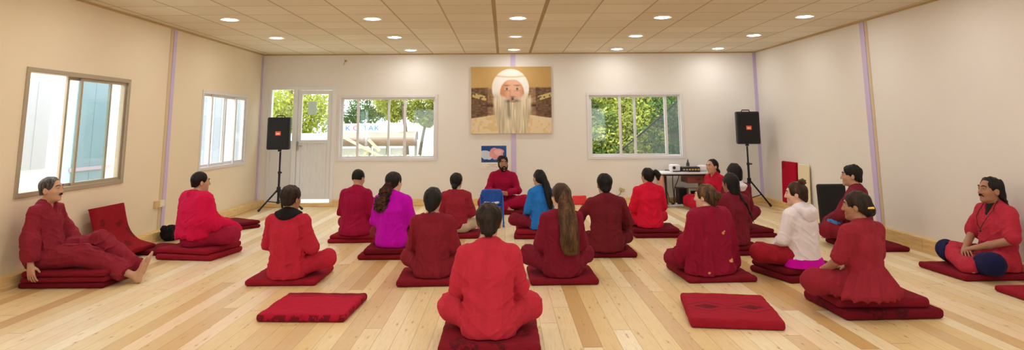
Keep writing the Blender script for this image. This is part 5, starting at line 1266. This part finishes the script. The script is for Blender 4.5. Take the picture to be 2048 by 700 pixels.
tree('leafy_tree', 'dark green tree filling the right side of the left window', 'tree', -1.36, 19.5, [([(0, 0, 0), (0, 0, 1.2), (.1, 0, 2.6)], .09)],
     [(-.2, 0, 2.3, .55), (.0, 0, 1.8, .5), (-.45, 0, 2.8, .5), (.3, 0, 2.6, .6), (-.05, .2, 1.2, .28), (-.2, 0, .8, .2), (-.45, .1, 1.75, .3), (-.35, .1, 1.4, .2), (-.3, .2, 1.05, .16)], 12000, .042, L3)
tree('leafy_tree', 'pale sparse tree at the left edge of the left window', 'tree', -4.95, 20.9, [([(0, 0, 0), (.1, 0, 1.4), (0, 0, 2.8)], .06)],
     [(0, 0, 2.4, .7), (.6, 0, 2.0, .4), (.9, .2, 2.6, .4), (1.5, .4, 2.3, .3), (-.1, 0, 1.6, .4), (.4, .1, 1.75, .35), (.9, .2, 1.9, .3), (1.3, .3, 2.0, .3)], 7000, .042, L2)
tree('leafy_tree', 'bright green tree behind the glazed door', 'tree', -5.6, 18.4, [([(0, 0, 0), (.05, 0, 1.3), (-.1, 0, 2.8)], .07)],
     [(0, 0, 2.3, .9), (-.6, .2, 1.8, .6), (.5, 0, 1.9, .6), (.1, 0, 1.2, .5)], 7000, .055, L1)
tree('leafy_tree', 'tall green tree behind the sidelight of the door', 'tree', -7.2, 20.6, [([(0, 0, 0), (.05, 0, 1.3), (-.1, 0, 3)], .08)],
     [(0, 0, 2.6, 1.0), (.2, 0, 1.6, .8), (-.6, .2, 1.6, .7), (.6, 0, .9, .5)], 7000, .06, L2)
# roadside shelter with its name board
t = thing('shelter', 'roadside shelter with a white sign board seen through the left window', 'shelter', (-3.0, 17.0, -.12))
TAN = plain('tan_sheet_metal', (150, 126, 110), .5, .2); CRM = plain('cream_timber', (226, 206, 160), .6); SGN = plain('white_sign', (248, 248, 250), .5)
bm = B(); bx(bm, -1.15, .42, -.03, .03, 1.38, 1.60, .004); sg = obj('sign_board', bm, SGN, t)
for ch, x, col in (('K', -.82, (40, 96, 190)), ('O', -.62, (226, 60, 70)), ('TAK', -.255, (40, 120, 200))):
    cu = bpy.data.curves.new('letters', 'FONT'); cu.body = ch; cu.size = .17; cu.extrude = .004; cu.align_x = 'CENTER'; cu.space_character = 1.15
    tmp = bpy.data.objects.new('letters', cu); C.objects.link(tmp); bpy.context.view_layer.update()
    me = bpy.data.meshes.new_from_object(tmp.evaluated_get(bpy.context.evaluated_depsgraph_get())); bpy.data.objects.remove(tmp)
    o = newobj('letters', me, plain('letter_%d_%d_%d' % col, col, .5), sg); o.rotation_euler = (PI/2, 0, 0); o.location = (x, -.036, 1.435); o.scale = (1.15, 1, 1)
bm = B(); pr = [(math.sin(a)*.30-.02, 1.22+math.cos(a)*.17) for a in [PI*k/12-PI for k in range(13)]]
A_ = [bm.verts.new((-1.15, y, z)) for y, z in pr]; B_ = [bm.verts.new((.86, y, z)) for y, z in pr]
for k in range(12): bm.faces.new((A_[k], A_[k+1], B_[k+1], B_[k]))
bm.faces.new(A_); bm.faces.new(B_); bx(bm, -1.15, .86, -.02, .30, 1.2, 1.40); obj('awning', bm, TAN, t)
for x in (-1.05, -.30, .12, .55, .82):
    bm = B(); bx(bm, x-.03, x+.03, .12, .18, 0, 1.2); obj('post', bm, plain('grey_post', (168, 164, 158), .6), t)
for x0, x1 in ((-1.0, -.35), (-.25, .08), (.18, .5)):
    bm = B(); bx(bm, x0, x1, .22, .25, .70, 1.0); obj('white_panel', bm, SGN, t)
bm = B(); bx(bm, -1.2, .9, .26, .32, .45, .68); obj('dark_rail', bm, plain('dark_rail', (110, 104, 98), .6), t)
t = thing('timber_beams', 'pair of pale crossed timber beams in front of the shelter', 'beams', (-3.3, 16.6, -.12))
for a, b in (((-.65, 0, 1.34), (.55, 0, .72)), ((.05, .06, 1.22), (.32, .06, .95)), ((.10, .05, 1.02), (-.25, .05, .62))):
    bm = B(); v = Vector(b)-Vector(a); tube(bm, [a, b], .038, 4); obj('beam', bm, CRM, t)
bm = B(); bx(bm, -.28, -.20, .02, .09, 0, .66); bx(bm, .48, .56, .0, .07, 0, .76); obj('upright', bm, CRM, t)
t = thing('picket_fence', 'pale green picket fence low behind the left window', 'fence', (-2.9, 16.0, -.12))
PF = plain('pale_green_paint', (206, 214, 160), .6)
for k in range(24):
    bm = B(); bx(bm, -1.35+k*.118, -1.29+k*.118, -.012, .012, 0, .88, .004); obj('picket', bm, PF, t)
bm = B(); bx(bm, -1.4, 1.5, .012, .035, .70, .76); bx(bm, -1.4, 1.5, .012, .035, .25, .31); obj('rail', bm, PF, t)
t = thing('garden_shed', 'small white-roofed shed seen through the glazed door', 'shed', (-4.72, 16.15, -.12))
bm = B(); bx(bm, -.35, .45, 0, .8, 0, 1.15); obj('wall', bm, plain('olive_wall', (186, 190, 128), .7), t)
bm = B(); box(bm, (.05, .4, 1.27), (1.0, 1.0, .16), .01, Matrix.Rotation(-.06, 3, 'X')); obj('roof', bm, SGN, t)
# bushes on the bank behind the right window
bm = B(); G = [[bm.verts.new((-4+8*i/20, .15*rnd.random()+(-1.3+3.4*j/10), -.05+4.6*j/10+.2*rnd.random())) for j in range(11)] for i in range(21)]
for i in range(20):
    for j in range(10): bm.faces.new((G[i][j], G[i+1][j], G[i+1][j+1], G[i][j+1]))
bk = [[bm.verts.new((-4+8*i/20, 3.0, z)) for z in (-.05, 4.6)] for i in (0, 20)]
bm.faces.new((bk[0][0], bk[0][1], bk[1][1], bk[1][0])); o = struct(obj('ground_bank', bm, plain('dark_undergrowth', (56, 64, 30), .95, 0, .4, 3), None, True), 'steep earth bank behind the bushes'); o.location = (2.6, 17.0, -.12)
cl1, cl2 = [], []
for k in range(13):
    x = 1.35+.27*k if k < 11 else (1.9, 3.2)[k-11]
    cl = [(x+rs.normal()*.16, 16.45+(q-1.2)*.72+rs.normal()*.10, -.12+q*.98+rs.normal()*.1, .30+.16*rs.rand()) for q in (.25, .7, 1.1, 1.5, 1.9, 2.3, 2.7)]
    (cl2 if k % 3 == 2 or k > 8 else cl1).extend(cl)
nA, nB = 20000, 13000
oa, ob = leaves('bushes', cl1, nA, .048, L1), leaves('bushes', cl2, nB, .048, L2)
va = np.array([v.co[:] for v in oa.data.vertices]); vb = np.array([v.co[:] for v in ob.data.vertices]); bpy.data.objects.remove(oa); bpy.data.objects.remove(ob)
o = from_np('bushes', np.concatenate([va, vb]), np.arange(4*(nA+nB)).reshape(-1, 4), [L1, L2], None, False, np.repeat([0, 1], [nA, nB]))
o['kind'] = 'stuff'; tag(o, 'yellow-green bushes covering the bank outside the right window', 'bushes')
NET = NT('shade_net'); o_ = NET.obj((1, 1, 1)); tr = NET.node('ShaderNodeBsdfTransparent'); mx = NET.node('ShaderNodeMixShader'); x, y, z = NET.xyz(o_)
th_ = NET.math('MAXIMUM', NET.math('LESS_THAN', NET.math('PINGPONG', x, .008), .0026), NET.math('LESS_THAN', NET.math('PINGPONG', z, .008), .0026))
NET.link(th_, mx.inputs[0]); NET.link(tr.outputs[0], mx.inputs[1]); NET.base(lin(52, 58, 62)); NET.link(NET.b.outputs[0], mx.inputs[2]); NET.link(mx.outputs[0], NET.out.inputs[0])
t = thing('shade_net', 'dark shade net with a slanting rope edge outside the right window', 'net', (0, 14.2, 0))
bm = B(); q = [bm.verts.new(p) for p in ((1.95, 0, .55), (3.78, 0, 2.06), (4.6, .05, 2.2), (4.6, .05, .0), (1.95, 0, .0))]; bm.faces.new(q); obj('mesh', bm, NET.m, t)
bm = B(); tube(bm, [(1.95, 0, .55), (2.9, 0, 1.30), (3.78, 0, 2.06)], .018, 8); obj('rope', bm, DKM, t)
for x, z in ((4.6, 2.25), (1.95, .6)):
    bm = B(); tube(bm, [(x, .05, -.12), (x, .05, z)], .03, 8); obj('post', bm, DKM, t)

# ------------------------------------------------------------------ world, sun, exposure
w = bpy.data.worlds.new('sky'); sc.world = w; w.use_nodes = True
bg = w.node_tree.nodes['Background']; bg.inputs[0].default_value = (.86, .93, 1, 1); bg.inputs[1].default_value = 3.2
sun = bpy.data.objects.new('sun', bpy.data.lights.new('sun', 'SUN')); C.objects.link(sun)
sun.data.energy = 2.2; sun.data.angle = .02; sun.data.color = (1, .95, .86); sun.rotation_euler = (math.radians(20), 0, math.radians(-12))
vs = sc.view_settings; vs.view_transform = 'Standard'; vs.look = 'None'; vs.gamma = 1; vs.use_curve_mapping = False; vs.exposure = .5
